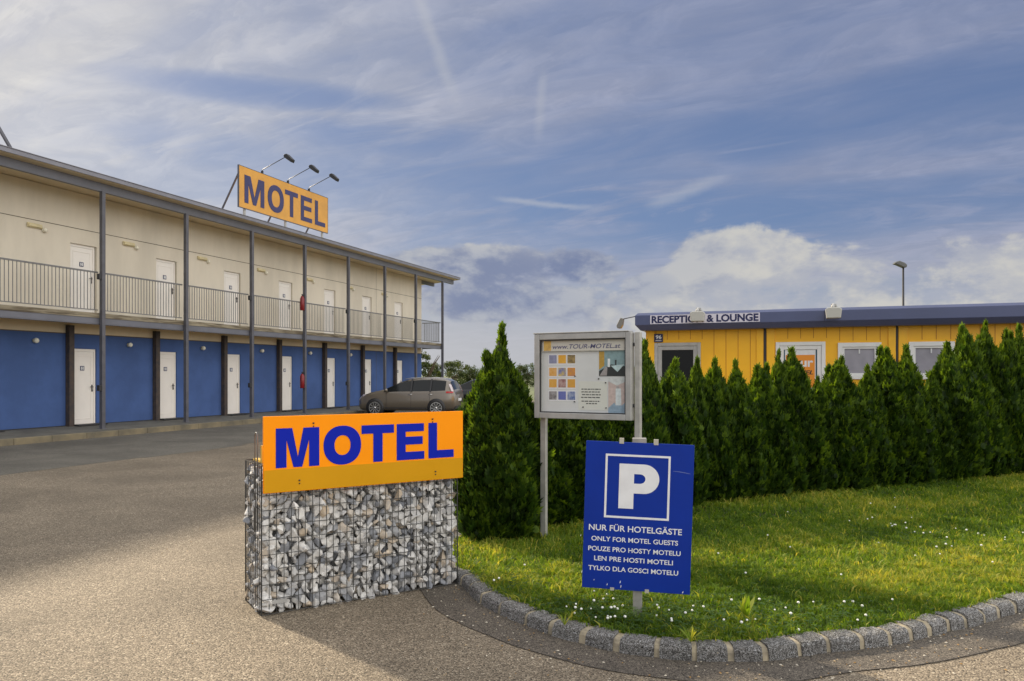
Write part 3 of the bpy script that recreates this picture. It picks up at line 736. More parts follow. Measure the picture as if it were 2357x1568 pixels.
# floodlights on the fascia
def RW(s_, dep, z): return RC+V*s_+U*dep+Vector((0, 0, z))
fl = None
for i, (s_, lab) in enumerate(((1.17, 'pale box floodlight hanging over the reception lettering'), (3.76, 'pale box floodlight hanging on the plain part of the blue fascia'))):
    p = RW(s_, -.36, 2.985)
    if fl is None:
        fl = empty('box_floodlight', p, GRID, lab, 'floodlight', 'box lamps on the reception fascia')
        mb = MB(); mb.box(-.05, .07, -.09, .06, -.012, .018); mb.box(-.045, .055, -.10, -.04, .019, .06); mb.tube([(.0, -.07, .05), (-.02, -.19, -.02)], .03, 8); mb.build('bracket', M_alu, fl)
        mb = MB(); mb.prism([(-.15, -.05), (-.13, -.205), (-.135, -.225), (.135, -.225), (.13, -.205), (.15, -.05), (.10, -.02), (-.10, -.02)], -.26, -.10, 'y'); mb.build('housing', M_cream, fl, bevel=.015)
    else: dup(fl, p, GRID, lab)
p = RW(-.17, -.2, 2.93)
e = empty('corner_floodlight', p, GRID, 'small floodlight on a thin arm beyond the left corner of the reception', 'floodlight')
mb = MB(); mb.tube([(.01, 0, 0), (-.25, -.02, -.05), (-.30, -.02, -.06)], .012, 6); mb.build('arm', M_steel, e)
mb = MB(); mb.prism([(-.27, -.05), (-.33, -.03), (-.42, -.20), (-.40, -.26), (-.33, -.26), (-.29, -.19)], -.10, .06, 'y'); mb.build('lamp_head', mat('lamp_grey', (.22, .21, .19), .5, .3), e, bevel=.012)

# street lamp beyond the reception
lp = dp(2079, 700, 42); base = Vector((lp.x, 42, 0)); top = EYE+(HOR-612)/F*42
e = empty('street_lamp', base, 0, 'tall street lamp rising behind the reception roof', 'street lamp')
mb = MB(); mb.tube([(0, 0, 0), (0, 0, 1.0), (0, 0, top-.1)], [.09, .085, .05], 10); mb.build('pole', M_dark, e)
mb = MB(); mb.prism([(.14, top-.10), (.16, top+.05), (.02, top+.16), (-.25, top+.26), (-.42, top+.22), (-.56, top+.10), (-.40, top+.05), (.0, top-.12)], -.16, .16, 'y'); mb.build('lamp_head', mat('lamp_head_grey', (.10, .105, .10), .5), e, bevel=.05)

# ================================================================== GABION AND ITS SIGN
g0 = gp(602, 1419); g1 = gp(1054, 1344); gd = (g1-g0); gl = 1.52; ga = math.atan2(gd.y, gd.x); GD = .43; GH = 1.02
gab = empty('gabion', g0, ga, 'wire cage filled with pale broken stones, carrying the orange sign', 'gabion')
def rock(c, r, tint, mb, tints):
    bm = bmesh.new(); a, b, d = r*random.uniform(1.0, 1.6), r*random.uniform(.75, 1.1), r*random.uniform(.6, .9)
    for _ in range(12):
        v = Vector((random.gauss(0, 1), random.gauss(0, 1), random.gauss(0, 1))).normalized()
        k = random.uniform(.85, 1.0); bm.verts.new((v.x*a*k, v.y*b*k, v.z*d*k))
    res = bmesh.ops.convex_hull(bm, input=bm.verts)
    junk = list({x for x in res['geom_interior']+res['geom_unused'] if isinstance(x, bmesh.types.BMVert)})
    if junk: bmesh.ops.delete(bm, geom=junk, context='VERTS')
    bmesh.ops.dissolve_limit(bm, angle_limit=R(14), verts=bm.verts, edges=bm.edges)
    bmesh.ops.bevel(bm, geom=list(bm.edges), offset=r*.055, segments=1, affect='EDGES')
    rot = Euler((random.uniform(0, 6.3), random.uniform(0, 6.3), random.uniform(0, 6.3))).to_matrix()
    bm.verts.ensure_lookup_table(); bm.verts.index_update()
    vs = [rot @ v.co+Vector(c) for v in bm.verts]; fs = [tuple(v.index for v in f.verts) for f in bm.faces]
    bm.free(); n0_ = len(mb.v); mb.add(vs, fs); tints += [tint]*len(vs)
    return vs
def rtint(): 
    q = random.random()
    return random.uniform(.05, .3) if q < .18 else (random.uniform(.96, 1) if q < .31 else random.uniform(.36, .92))
def set_tint(o, tints):
    a = o.data.attributes.new('tint', 'FLOAT', 'POINT'); a.data.foreach_set('value', np.asarray(tints, np.float32))
cells = []
def layer(n_u, n_v, fn, s):
    for j in range(n_v):
        for i in range(n_u):
            u_ = (i+.5+(.5 if j % 2 else 0)*.9+random.uniform(-.2, .2))/(n_u+.3); v_ = (j+.5+random.uniform(-.2, .2))/n_v
            cells.append((fn(min(max(u_, .02), .98), v_), s*random.choice((.72, .85, 1, 1.12, 1.3))))
IN = .035
layer(25, 21, lambda u_, v_: (u_*gl, IN+random.uniform(-.006, .012), v_*(GH-.03)), .0405)
layer(22, 17, lambda u_, v_: (u_*gl, IN+.055, .02+v_*(GH-.05)), .047)
layer(9, 20, lambda u_, v_: (.028+random.uniform(0, .012), .01+u_*(GD-.02), .0+v_*(GH-.03)), .044)
layer(5, 15, lambda u_, v_: (gl-IN, u_*GD, .02+v_*(GH-.05)), .044)
layer(19, 14, lambda u_, v_: (u_*gl, GD-IN, .02+v_*(GH-.05)), .038)
layer(22, 5, lambda u_, v_: (u_*gl, v_*GD, GH-.06), .038)
front = sorted(range(25*21), key=lambda i: -cells[i][1]); vis = [i for i in front if cells[i][0][2] < .84][:100]; big = set(vis)
rest = MB(); tr_ = []
for i, (c, r) in enumerate(cells):
    c = (min(max(c[0], r*.6), gl-r*.6), min(max(c[1], r*.6), GD-r*.6), max(c[2], r*.5))
    if i in big:
        m1 = MB(); t1_ = []; rock(c, r, rtint(), m1, t1_)
        ce = Vector(c); m1.v = [tuple(Vector(p)-ce) for p in m1.v]
        o = m1.build('stone', M_stone, gab); o.location = ce; set_tint(o, t1_)
    else: rock(c, r, rtint(), rest, tr_)
o = rest.build('stone_fill', M_stone, gab, kind='stuff'); set_tint(o, tr_)
mb = MB(); mb.box(.09, gl-.09, .10, GD-.10, .02, GH-.10); mb.build('core', M_void, gab)
wr = MB()
def wires(p, a, b, na, nb, r=.0028):                   # a grid of wires on the face p + a*s + b*t
    p, a, b = Vector(p), Vector(a), Vector(b)
    for i in range(na+1):
        q = p+a*(i/na); j_ = [Vector((random.uniform(-.003, .003),)*3) for _ in range(3)]
        wr.tube([q, q+b*.5+j_[0], q+b], r, 5, cap=False)
    nrm = a.cross(b).normalized()
    for j in range(nb+1):
        q = p+b*(j/nb); wr.tube([q+nrm*.005, q+a*.33+nrm*.005+b.normalized()*random.uniform(-.006, .006), q+a*.66+nrm*.005+b.normalized()*random.uniform(-.006, .006), q+a+nrm*.005], r, 5, cap=False)
wires((0, -.004, .008), (gl, 0, 0), (0, 0, GH), 30, 10); wires((0, GD+.004, .008), (gl, 0, 0), (0, 0, GH), 30, 10)
wires((-.004, 0, .008), (0, GD, 0), (0, 0, GH), 9, 10); wires((gl+.004, 0, .008), (0, GD, 0), (0, 0, GH), 9, 10)
wires((0, 0, GH+.008), (gl, 0, 0), (0, GD, 0), 30, 3)
for (x, y) in ((0, 0), (gl, 0), (0, GD), (gl, GD)): wr.tube([(x, y, .0), (x, y, GH+.01)], .004, 6)
wr.build('wire_mesh', M_wire, gab)
mb = MB(); mb.tube([(-.002, .10, .55), (-.002, .10, 1.20)]+[(-.002, .135-.035*math.cos(a), 1.20+.05*math.sin(a)) for a in [math.pi*k/8 for k in range(1, 8)]]+[(-.002, .17, 1.20), (-.002, .17, .55)], .0045, 6); mb.build('lifting_loop', M_rail, gab)
mb = MB(); mb.box(.05, .17, -.012, -.009, .075, .10); mb.build('tag', M_alu, gab)
mb = MB(); mb.box(.018, .05, .06, .10, GH+.02, GH+.14); mb.box(.02, .06, .10, .30, GH+.02, GH+.035); mb.build('bracket', mat('ochre_bracket', (.62, .40, .06), .5, var=.15), gab)

ms = empty('motel_sign', g0, ga, 'bright orange MOTEL sign with blue letters fixed on the stone filled cage', 'sign')
PW, P0, P1 = 1.55, .842, 1.368
mb = MB(); mb.box(.004, .004+PW, -.034, -.014, P0, P1); pn = mb.build('panel', M_orange, ms, bevel=.003)
mb = MB(); mb.box(.008, PW, -.0352, -.0342, P0+.004, P0+.158); mb.build('panel_strip', M_ochre, pn)  # ochre strip along the lower edge of the panel
mb = MB(); hh = P1-P0
for ch, a, b in zip('MOTEL', (.0562, .273, .457, .6366, .807), (.253, .4546, .622, .784, .948)):
    add_letter(mb, ch, a*PW, P0+hh*.322, (b-a)*PW, hh*.518, .073, -.0372, -.0353)
mb.build('lettering', M_signblue, ms)
for (x, z) in ((.35, P1-.055), (1.285, P1-.055), (.25, P0+.075), (1.31, P0+.065)):
    mb = MB(); mb.tube([(x, -.0342, z), (x, -.042, z)], .006, 8); mb.tube([(x+.001, -.0342, z-.022), (x+.001, -.039, z-.022)], .005, 8); mb.build('bolt', M_dark, ms)

# ================================================================== NOTICE BOARD
nb0 = Vector((.240, 7.49, 0)); NA = math.atan2(-.482, .876)
nb = empty('notice_board', nb0, NA, 'aluminium showcase notice board with photos and price lists on two posts', 'notice board')
B0, B1, BW = 1.238, 2.045, .985
mb = MB(); frame_box(mb, 0, BW, B0, B1, .055, -.055, .035); mb.box(-.01, BW-.02, -.06, .05, B1+.001, B1+.014); mb.build('case', M_alu, nb, bevel=.005)
mb = MB(); mb.box(.055, BW-.055, .0, .03, B0+.055, B1-.055); mb.build('backboard', mat('backboard', (.60, .615, .60), .6, var=.04), nb)
mb = MB(); frame_box(mb, .0551, BW-.0551, B0+.0551, B1-.0551, .010, -.045, -.032); mb.build('seal', M_dark, nb)
def fx(f): return f*BW
def fz(f): return B1-f*(B1-B0)
ti = MB(); ti.box(fx(.075), fx(.925), -.02, -.006, fz(.205), fz(.075)); ti = ti.build('title_strip', mat('title_cream', (.56, .54, .47), .5), nb)
mb = MB(); mb.box(fx(.09), fx(.168), -.0215, -.0202, fz(.198), fz(.083)); mb.build('emblem', mat('emblem_yellow', (.66, .43, .10), .5, var=.35, vscale=25, tint=(.40, .24, .07)), ti)
mb = MB(); add_text(mb, 'www.TOUR-MOTEL.at', fx(.185), fz(.178), fx(.70), .042, -.0215, bold=.008, shear=.25); mb.build('lettering', mat('title_blue', (.075, .075, .17), .5), ti)
pcol = [(.28, .29, .42), (.66, .33, .03), (.38, .27, .10), (.62, .31, .05), (.12, .16, .40), (.62, .28, .04), (.62, .30, .04), (.25, .12, .11), (.62, .31, .04), (.35, .34, .34), (.11, .14, .40), (.06, .11, .30)]
pvar = [(.20, .21, .3), (.72, .4, .05), (.10, .08, .04), (.68, .4, .15), (.55, .42, .12), (.45, .2, .1), (.66, .38, .08), (.5, .36, .32), (.6, .33, .07), (.10, .09, .09), (.14, .17, .42), (.4, .45, .55)]
for k in range(12):
    cx_, cz_ = (.138, .237, .335)[k % 3], (.25, .40, .535, .68)[k//3]
    mb = MB(); mb.box(fx(cx_)-.008, fx(cx_)+.084, -.0015, -.0003, fz(cz_)-.092, fz(cz_)+.006, 1); mb.box(fx(cx_), fx(cx_)+.08, -.003, -.0016, fz(cz_)-.08, fz(cz_))
    mb.build('photo', [mat(f'print_{"abcdefghijkl"[k]}', pcol[k], .4, var=.3, vscale=22, tint=pvar[k]), M_signwhite], nb)
def pic(a, b, c, d, items):
    mb = MB(); mats = [items[0]]; mb.box(fx(a), fx(b), -.003, -.0005, fz(d), fz(c))
    for i, (m_, poly) in enumerate(items[1:]):
        mats.append(m_); mb.prism([(fx(a+(b-a)*p), fz(c+(d-c)*q)) for p, q in poly], -.0036-.0003*i, -.0031, 'y', i+1)
    mb.build('photo', mats, nb)
def pm(n_, c): return mat('print_'+n_, c, .35, var=.12, vscale=30)
pic(.663, .928, .20, .50, [pm('teal', (.22, .33, .34)), (pm('ochre', (.45, .28, .05)), [(0, .05), (.2, .05), (.2, .6), (0, .75)]), (pm('soot', (.025, .03, .03)), [(0, .8), (.45, .55), (1, .62), (1, 1), (0, 1)]), (pm('grey', (.30, .28, .27)), [(.02, .98), (.25, .62), (.32, .66), (.30, .98)]), (pm('mint', (.45, .58, .58)), [(.45, .6), (.95, .55), (.7, .84)]), (pm('lampwhite', (.7, .75, .74)), [(.33, .33), (.42, .33), (.42, .65), (.33, .65)]), (pm('shade', (.04, .05, .05)), [(.6, .38), (.66, .38), (.66, .58), (.6, .58)])])
pic(.757, .93, .52, .92, [pm('salmon', (.52, .42, .38)), (pm('ceiling', (.55, .58, .56)), [(0, 0), (1, 0), (1, .1), (.5, .22), (0, .1)]), (pm('pale', (.60, .66, .66)), [(.42, .3), (.72, .3), (.75, .8), (.42, .8)]), (pm('floor', (.25, .35, .43)), [(0, 1), (0, .86), (.35, .7), (.42, .78), (.78, .78), (1, .68), (1, 1)]), (pm('sign', (.35, .34, .33)), [(.47, .24), (.62, .24), (.62, .30), (.47, .30)])])
mb = MB(); mb.box(fx(.45), fx(.745), -.002, -.0005, fz(.895), fz(.56)); pp = mb.build('paper', mat('paper', (.62, .63, .56), .6, var=.03), nb)
mb = MB(); random.seed(3)
for k, z in enumerate((.645, .677, .709, .741, .785, .812)):
    x = .478+random.uniform(0, .012); end = .690-random.uniform(0, .02)
    if k == 5: x, end = .53, .64
    while x < end:
        L_ = random.uniform(.012, .04); mb.box(fx(x), fx(min(x+L_, end)), -.0028, -.0021, fz(z+.012), fz(z)); x += L_+.007
mb.build('print_lines', mat('ink', (.09, .09, .085), .6), pp)
for (x, z) in ((.66, .53), (.73, .575), (.50, .86), (.735, .865), (.415, .50), (.41, .80)):
    mb = MB(); mb.tube([(fx(x), -.0005, fz(z)), (fx(x), -.012, fz(z))], .006, 8); mb.build('magnet', M_dark, nb)
mb = MB(); mb.box(.02, .078, .036, .085, .0, B1-.03); mb.build('post', M_post, nb, bevel=.005)
mb = MB(); mb.box(BW+.012, BW+.066, .0, .055, .0, B1-.0); mb.build('post', M_post, nb, bevel=.005)
for z in (B0+.12, B1-.13): mb = MB(); mb.box(BW+.001, BW+.0115, -.01, .03, z, z+.03); mb.build('clamp', M_dark, nb)

# ================================================================== PARKING SIGN
ps = empty('parking_sign', (.825, 5.06, .09), R(-8.8), 'blue P parking sign for guests on a short post in the lawn', 'sign')
PWd, PHt = .70, .972; cz = .721-.09
MR = Matrix.Translation((0, 0, cz)) @ Matrix.Rotation(R(1.75), 4, 'Y')
mb = MB(); mb.box(-PWd/2, PWd/2, -.010, .004, -PHt/2, PHt/2); mb.move(MR); pn = mb.build('panel', [M_parkblue], ps, bevel=.002)
mb = MB(); S = 1/1277.0; OX, OY = 625, 757
def X_(x): return (x-OX)*S
def Z_(y): return -(y-OY)*S
# coordinates read off the enlarged picture, with the sign's own tilt taken out
a, b, c, d, t_ = X_(345), X_(882), Z_(775), Z_(238), .0135
mb.box(a, b, -.0118, -.0102, d-t_, d); mb.box(a, b, -.0118, -.0102, c, c+t_); mb.box(a, a+t_, -.0118, -.0102, c+t_, d-t_); mb.box(b-t_, b, -.0118, -.0102, c+t_, d-t_)
mb.move(MR); mb.build('frame_line', M_signwhite, ps)
mb = MB(); x0, xs, x1 = X_(462), X_(586), X_(794); zt_, zb_ = Z_(316), Z_(692); zc = Z_(440); R1 = (Z_(316)-Z_(562))/2; zm = Z_(316)-R1; r2 = (Z_(402)-Z_(482))/2; xm = x1-R1*1.02
def arc(cx_, cz_, rx_, rz_, y, k=18): return [(cx_+rx_*math.sin(math.pi*i/k), y, cz_+rz_*math.cos(math.pi*i/k)) for i in range(k+1)]
for yy in (-.0118,):
    out = [(xs, yy, zt_)]+arc(xm, zm, R1*1.02, R1, yy)+[(xs, yy, zm-R1)]
    xi = X_(632); inn = [(xs, yy, zm+r2)]+arc(xi, zm, X_(680)-xi, r2, yy)+[(xs, yy, zm-r2)]
    k = len(out); mb.add(out+inn, [(i, i+1, k+i+1, k+i) for i in range(k-1)])
    mb.add([(x0, yy, zb_), (xs, yy, zb_), (xs, yy, zt_), (x0, yy, zt_)], [(0, 1, 2, 3)])
mb.move(MR); mb.build('letter', M_signwhite, ps)
for txt, xa, xb, y0_, h_ in (('NUR FÜR HOTELGÄSTE', 222, 992, 885, 62), ('ONLY FOR MOTEL GUESTS', 246, 963, 973, 40), ('POUZE PRO HOSTY MOTELU', 222, 986, 1058, 40), ('LEN PRE HOSTI MOTELI', 274, 926, 1139, 40), ('TYLKO DLA GOSCI MOTELU', 227, 971, 1222, 40)):
    yy = y0_+.030*((xa+xb)/2-222)*.30
    mb = MB(); add_text(mb, txt, X_(xa), Z_(yy), (xb-xa)*S, h_*S, -.0116, bold=.014); mb.move(MR); mb.build('lettering', M_signwhite, ps)
mb = MB()
for x, y, w_, h_ in ((455, 113, 38, 36), (740, 113, 38, 36), (415, 1372, 34, 14), (703, 1368, 34, 20)): mb.box(X_(x), X_(x+w_), -.0125, .012, Z_(y+h_), Z_(y)+.008)
mb.move(MR); mb.build('clip', mat('clip', (.45, .43, .36), .5, .2), ps)
mb = MB()
for x, y, w_, h_ in ((492, 1300, 8, 22), (500, 1335, 6, 26), (385, 1330, 6, 18), (170, 1235, 6, 20), (1008, 1352, 8, 18), (275, 1302, 5, 12), (152, 930, 5, 18)): mb.prism([(X_(x), Z_(y+h_)), (X_(x+w_), Z_(y+h_*.8)), (X_(x+w_*1.3), Z_(y)), (X_(x+w_*.4), Z_(y+h_*.2))], -.0112, -.0101, 'y')
mb.move(MR); mb.build('paint_chip', M_signwhite, ps)
mb = MB(); mb.add([(X_(905), -.0108, Z_(360)), (X_(960), -.0108, Z_(365)), (X_(1045), -.0108, Z_(377)), (X_(1045), -.0108, Z_(374)), (X_(960), -.0108, Z_(361)), (X_(905), -.0108, Z_(358))], [(0, 1, 4, 5), (1, 2, 3, 4)]); mb.move(MR); mb.build('scratch', mat('scratch', (.16, .21, .42), .5), ps)
mb = MB(); mb.box(-.03, .03, .006, .055, -.1, cz+PHt/2-.03); mb.box(-.033, .058, -.002, .075, cz+PHt/2-.012, cz+PHt/2+.028); mb.build('post', mat('sign_post', (.30, .29, .265), .5, .3, var=.2, vscale=9), ps, bevel=.004)

# ================================================================== CARS
def car(name, loc, rz, paint, label, tail=True):
    L = 4.12
    e = empty(name, loc, rz, label, 'car')
    # x forward; stations: x, bottom, waist z, roof z, half width at waist, half width at roof
    ST = [(2.06, .34, .58, .60, .60, .50), (2.00, .26, .68, .70, .74, .62), (1.84, .22, .80, .83, .84, .72), (1.50, .21, .88, .95, .87, .74), (1.12, .21, .94, 1.03, .885, .74), (.92, .21, .96, 1.08, .89, .72),
          (.30, .21, .98, 1.36, .895, .62), (-.05, .21, .985, 1.475, .90, .60), (-.60, .21, .99, 1.535, .90, .61), (-1.20, .21, 1.005, 1.53, .895, .60), (-1.66, .22, 1.03, 1.475, .88, .585), (-1.82, .24, 1.035, 1.40, .86, .58), (-1.98, .28, 1.03, 1.06, .82, .66), (-2.06, .34, .86, .87, .77, .66)]
    rows = []
    for (x, zb, zw, zr, hw, hr) in ST:
        zm = zb+(zw-zb)*.45
        half = [(hw*.86, zb), (hw*.985, zb+.10), (hw*1.0, zm), (hw*.995, zw-.05), (hw*.965, zw), (hr+(hw*.965-hr)*.12, zw+(zr-zw)*.86), (hr*.90, zr-.004), (hr*.45, zr+.018), (0, zr+.024)]
        ring = [(x, y, z) for y, z in half]+[(x, -y, z) for y, z in half[-2::-1]]
        rows.append(ring)
    m_ = len(rows[0]); body = MB(); win = MB(); ws = MB(); rw = MB()
    vs = [p for r_ in rows for p in r_]
    fb, fw, fs_, fr_ = [], [], [], []
    nS = len(ST)
    for i in range(nS-1):
        for j in range(m_-1):
            q = (i*m_+j, i*m_+j+1, (i+1)*m_+j+1, (i+1)*m_+j)
            side = j in (4, m_-6)
            roofj = 5 <= j <= m_-7
            if side and 5 <= i <= 9: fw.append(q)
            elif roofj and 5 <= i <= 6: fs_.append(q)
            elif roofj and i == 11: fr_.append(q)
            else: fb.append(q)
    fb.append(tuple(range(m_))); fb.append(tuple((nS-1)*m_+j for j in range(m_)))
    fb += [(i*m_, (i+1)*m_, (i+1)*m_+m_-1, i*m_+m_-1) for i in range(nS-1)]
    def pick(mb, faces, sm=True):
        used = sorted({k for f in faces for k in f}); mp = {k: i for i, k in enumerate(used)}
        mb.add([vs[k] for k in used], [tuple(mp[k] for k in f) for f in faces], smooth=sm)
    pick(body, fb); bo = body.build('body', paint, e)
    pick(win, fw); win.build('side_window', M_carglass, e)
    pick(ws, fs_); ws.build('windscreen', M_carglass, e); pick(rw, fr_); rw.build('rear_window', M_carglass, e)
    for s in (1, -1):                                    # window pillars
        for xa, lean in ((-.28, .0), (-1.08, .02)):
            mb = MB()
            mb.prism([(xa, .985), (xa+.07, .985), (xa+.07-lean, 1.50), (xa-lean, 1.50)], 0, .012, 'y')
            k = len(mb.v)-8
            mb.v[k:] = [(p[0], s*((.888 if p[2] < 1.2 else .655)+p[1]), p[2]) for p in mb.v[k:]]
            mb.build('pillar', M_dark, e)
    mb = MB()
    for s in (1, -1): mb.tube([(.1, s*.58, 1.49), (-.2, s*.58, 1.535), (-.9, s*.58, 1.56), (-1.6, s*.56, 1.51)], .016, 6)
    mb.build('roof_rail', M_alu if paint is M_taupe else M_dark, e)
    for s in (1, -1):
        for x in (1.28, -1.30):
            mb = MB(); mb.tube([(x, s*.60, .335), (x, s*.905, .335)], .375, 24); mb.build('wheel_arch', M_dark, e)
            mb = MB(); mb.tube([(x, s*.70, .32), (x, s*.90, .32), (x, s*.925, .32)], [.32, .32, .295], 24)
            wh = mb.build('wheel', M_tyre, e)
            mb = MB(); mb.tube([(x, s*.9255, .32), (x, s*.932, .32)], .05, 12)
            for k in range(10):
                a = 2*math.pi*k/10; dxx, dz_ = math.cos(a), math.sin(a)
                mb.add([(x+dxx*.04-dz_*.014, s*.930, .32+dz_*.04+dxx*.014), (x+dxx*.04+dz_*.014, s*.930, .32+dz_*.04-dxx*.014), (x+dxx*.225+dz_*.024, s*.934, .32+dz_*.225-dxx*.024), (x+dxx*.225-dz_*.024, s*.934, .32+dz_*.225+dxx*.024)], [(0, 1, 2, 3)])
            n_ = 28
            mb.add([(x+math.cos(2*math.pi*k/n_)*r_, s*.933, .32+math.sin(2*math.pi*k/n_)*r_) for k in range(n_) for r_ in (.215, .245)], [(2*k, 2*k+1, (2*k+3) % (2*n_), (2*k+2) % (2*n_)) for k in range(n_)])
            mb.build('rim', M_chrome, wh)
        mb = MB(); mb.ball((.78, s*.97, 1.04), .10, 10, 8, .7, .9, .72); mb.box(.74, .80, min(s*.86, s*.92), max(s*.86, s*.92), .98, 1.02); mb.build('side_mirror', paint, e)
        mb = MB(); mb.add([(2.0, s*.62, .66), (1.86, s*.80, .70), (1.66, s*.86, .83), (1.80, s*.74, .845), (1.95, s*.60, .745)], [(0, 1, 2, 3, 4)])
        mb.v = [(p[0]+.02, p[1]+s*.015, p[2]+.02) for p in mb.v]; mb.build('headlight', M_taillight2, e)
        mb = MB(); mb.add([(-1.70, s*.90, .93), (-1.99, s*.855, .93), (-2.005, s*.845, 1.0), (-1.72, s*.897, 1.0)], [(0, 1, 2, 3)])
        mb.add([(-1.93, s*.872, 1.001), (-2.005, s*.84, 1.001), (-1.90, s*.775, 1.27), (-1.80, s*.80, 1.30)], [(0, 1, 2, 3)], 1)
        mb.build('tail_light', [M_taillight, M_taillight2], e)
        mb = MB()
        for x in (-.14, -.98): mb.tube([(x, s*.915, .87), (x-.16, s*.918, .875)], .013, 6)
        mb.build('door_handle', M_chrome, e)
        mb = MB()
        for x in (.80, -.24, -1.02): mb.box(x-.005, x+.005, min(s*.893, s*.900), max(s*.893, s*.900), .33, .96)
        mb.box(-.9, .85, min(s*.893, s*.901), max(s*.893, s*.901), .30, .335); mb.build('door_seam', M_dark, e)
    mb = MB(); mb.box(-2.085, -2.062, -.26, .26, .60, .71); mb.build('number_plate', M_signwhite, e)
    mb = MB(); mb.box(-2.09, -1.9, -.72, .72, .30, .40); mb.build('rear_bumper', M_dark, e)
    return e
cy = 32.2; cxm = (948-CX)/F*cy
car('parked_car', (cxm-.02, cy, 0), math.pi-R(9), M_taupe, 'taupe people carrier parked nose first at the blue motel wall')
car('parked_car', ((1098-CX)/F*36.5, 36.5, 0), math.pi-R(9), M_black, 'black car half hidden between the taupe car and the bushy thuja')

# ================================================================== PLANTS
def thuja_mesh(name, H, Rm, N, seed, size, top=.0, spikes=((0, 0, 1.0),), leaf=5, pe=1.65, pq=.80, bh=.95):
    g = np.random.default_rng(seed)
    # profile: fullest low down, drawn in at the foot, pointed at the top; lobes make the outline uneven
    def prof(h): return np.where(h < .22, .80+.20*np.sqrt(np.clip(h/.22, 0, 1)), np.clip(1-((h-.22)/.78)**pe, 0, 1)**pq)
    ph_ = g.uniform(0, 6.28, 8); kk = g.integers(2, 9, 8); kh = g.uniform(1, 9, 8); am = g.uniform(.03, .085, 8)
    h = g.uniform(0, 1, N*3); keep = g.uniform(0, 1, N*3) < prof(h)*.92+.08; h = h[keep][:N]; n_ = len(h)
    ph = g.uniform(0, 2*np.pi, n_)
    lob = sum(a*np.sin(k*ph+c*h*1.0+p) for a, k, c, p in zip(am, kk, kh, ph_))
    rr = prof(h)*Rm*(1+1.3*lob)*(.66+.36*np.sqrt(g.uniform(0, 1, n_)))
    rr *= 1+.17*g.uniform(0, 1, n_)*(g.uniform(0, 1, n_) > .92)
    P = np.stack([rr*np.cos(ph), rr*np.sin(ph), h*H*bh+.01], 1)
    # leading shoots on top
    k = int(N*(.03 if len(spikes) < 4 else .011)); cur = []
    for (sx_, sy_, sh) in spikes:
        t = g.uniform(0, 1, k)**.8; zz = H*(sh-.30)+t*H*.30; w_ = (1-t)**1.2*Rm*.26+.012
        aa = g.uniform(0, 6.28, k); q = np.sqrt(g.uniform(0, 1, k))*w_
        cur.append(np.stack([sx_*Rm+q*np.cos(aa), sy_*Rm+q*np.sin(aa), zz], 1))
    P = np.concatenate([P]+cur); n_ = len(P)
    out = np.stack([np.cos(np.arctan2(P[:, 1], P[:, 0])), np.sin(np.arctan2(P[:, 1], P[:, 0])), np.zeros(n_)], 1)
    up = np.array([0, 0, 1.0])
    lean = g.uniform(.05, .75, n_)[:, None]*np.clip(1.25-P[:, 2]/H, .25, 1)[:, None]
    ax = out*lean*.9+up*(1.0-.35*lean)+g.normal(0, .26, (n_, 3)); ax /= np.linalg.norm(ax, axis=1)[:, None]
    sd_ = np.cross(ax, out+g.normal(0, .9, (n_, 3))); sd_ /= np.linalg.norm(sd_, axis=1)[:, None]+1e-9
    sz = size*g.uniform(.6, 1.35, n_)*np.clip(1.12-.35*P[:, 2]/H, .6, 1.1)
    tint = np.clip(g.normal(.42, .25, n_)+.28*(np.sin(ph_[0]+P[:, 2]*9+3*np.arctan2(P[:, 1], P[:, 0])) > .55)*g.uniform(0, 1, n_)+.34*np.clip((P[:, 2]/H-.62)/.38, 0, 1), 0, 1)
    V_, Q_, T_ = [], [], []
    base = 0
    for li in range(leaf):
        an = (li-(leaf-1)/2)*R(26)
        d = ax*math.cos(an)+sd_*math.sin(an); s2 = -ax*math.sin(an)+sd_*math.cos(an)
        Ln = (sz*(1.0-.22*abs(li-(leaf-1)/2)))[:, None]; wd = (sz*.15)[:, None]
        p0 = P; p1 = P+d*Ln*.5+s2*wd; p2 = P+d*Ln; p3 = P+d*Ln*.5-s2*wd
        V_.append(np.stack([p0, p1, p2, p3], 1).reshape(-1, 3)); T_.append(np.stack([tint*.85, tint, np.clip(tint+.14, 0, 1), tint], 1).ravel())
        Q_.append(base+np.arange(n_*4).reshape(-1, 4)); base += n_*4
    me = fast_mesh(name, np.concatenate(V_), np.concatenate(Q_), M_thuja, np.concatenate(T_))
    return me
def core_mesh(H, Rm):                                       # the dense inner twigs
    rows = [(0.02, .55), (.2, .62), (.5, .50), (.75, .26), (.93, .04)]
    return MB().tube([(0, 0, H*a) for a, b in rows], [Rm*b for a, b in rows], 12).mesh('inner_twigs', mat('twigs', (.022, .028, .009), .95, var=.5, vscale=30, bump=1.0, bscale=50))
def thuja(loc, fm, cm_, tm, sxy, sz, rz, label, group='thujas of the hedge'):
    e = empty('thuja', loc, rz, label, 'conifer', group)
    for nm, me in (('foliage', fm), ('inner_twigs', cm_), ('trunk', tm)):
        o = bpy.data.objects.new(nm, me); col.objects.link(o); o.parent = e; o.scale = (sxy, sxy, sz)
    return e
trunk_me = MB().tube([(0, 0, -.05), (0, 0, .12), (0, 0, .6)], [.05, .04, .025], 8).mesh('trunk', M_bark)
core_me = core_mesh(2.0, .42)
variants = [thuja_mesh('thuja_foliage', 2.0, .42, 6200, 100+i, .115, spikes=(((0, 0, 1.0),), ((.12, .05, 1.0), (-.3, .1, .93)), ((0, .05, 1.01),), ((.2, 0, .98), (-.15, -.1, 1.0)), ((0, 0, 1.02), (.35, .1, .9)), ((.05, 0, .99),))[i]) for i in range(6)]
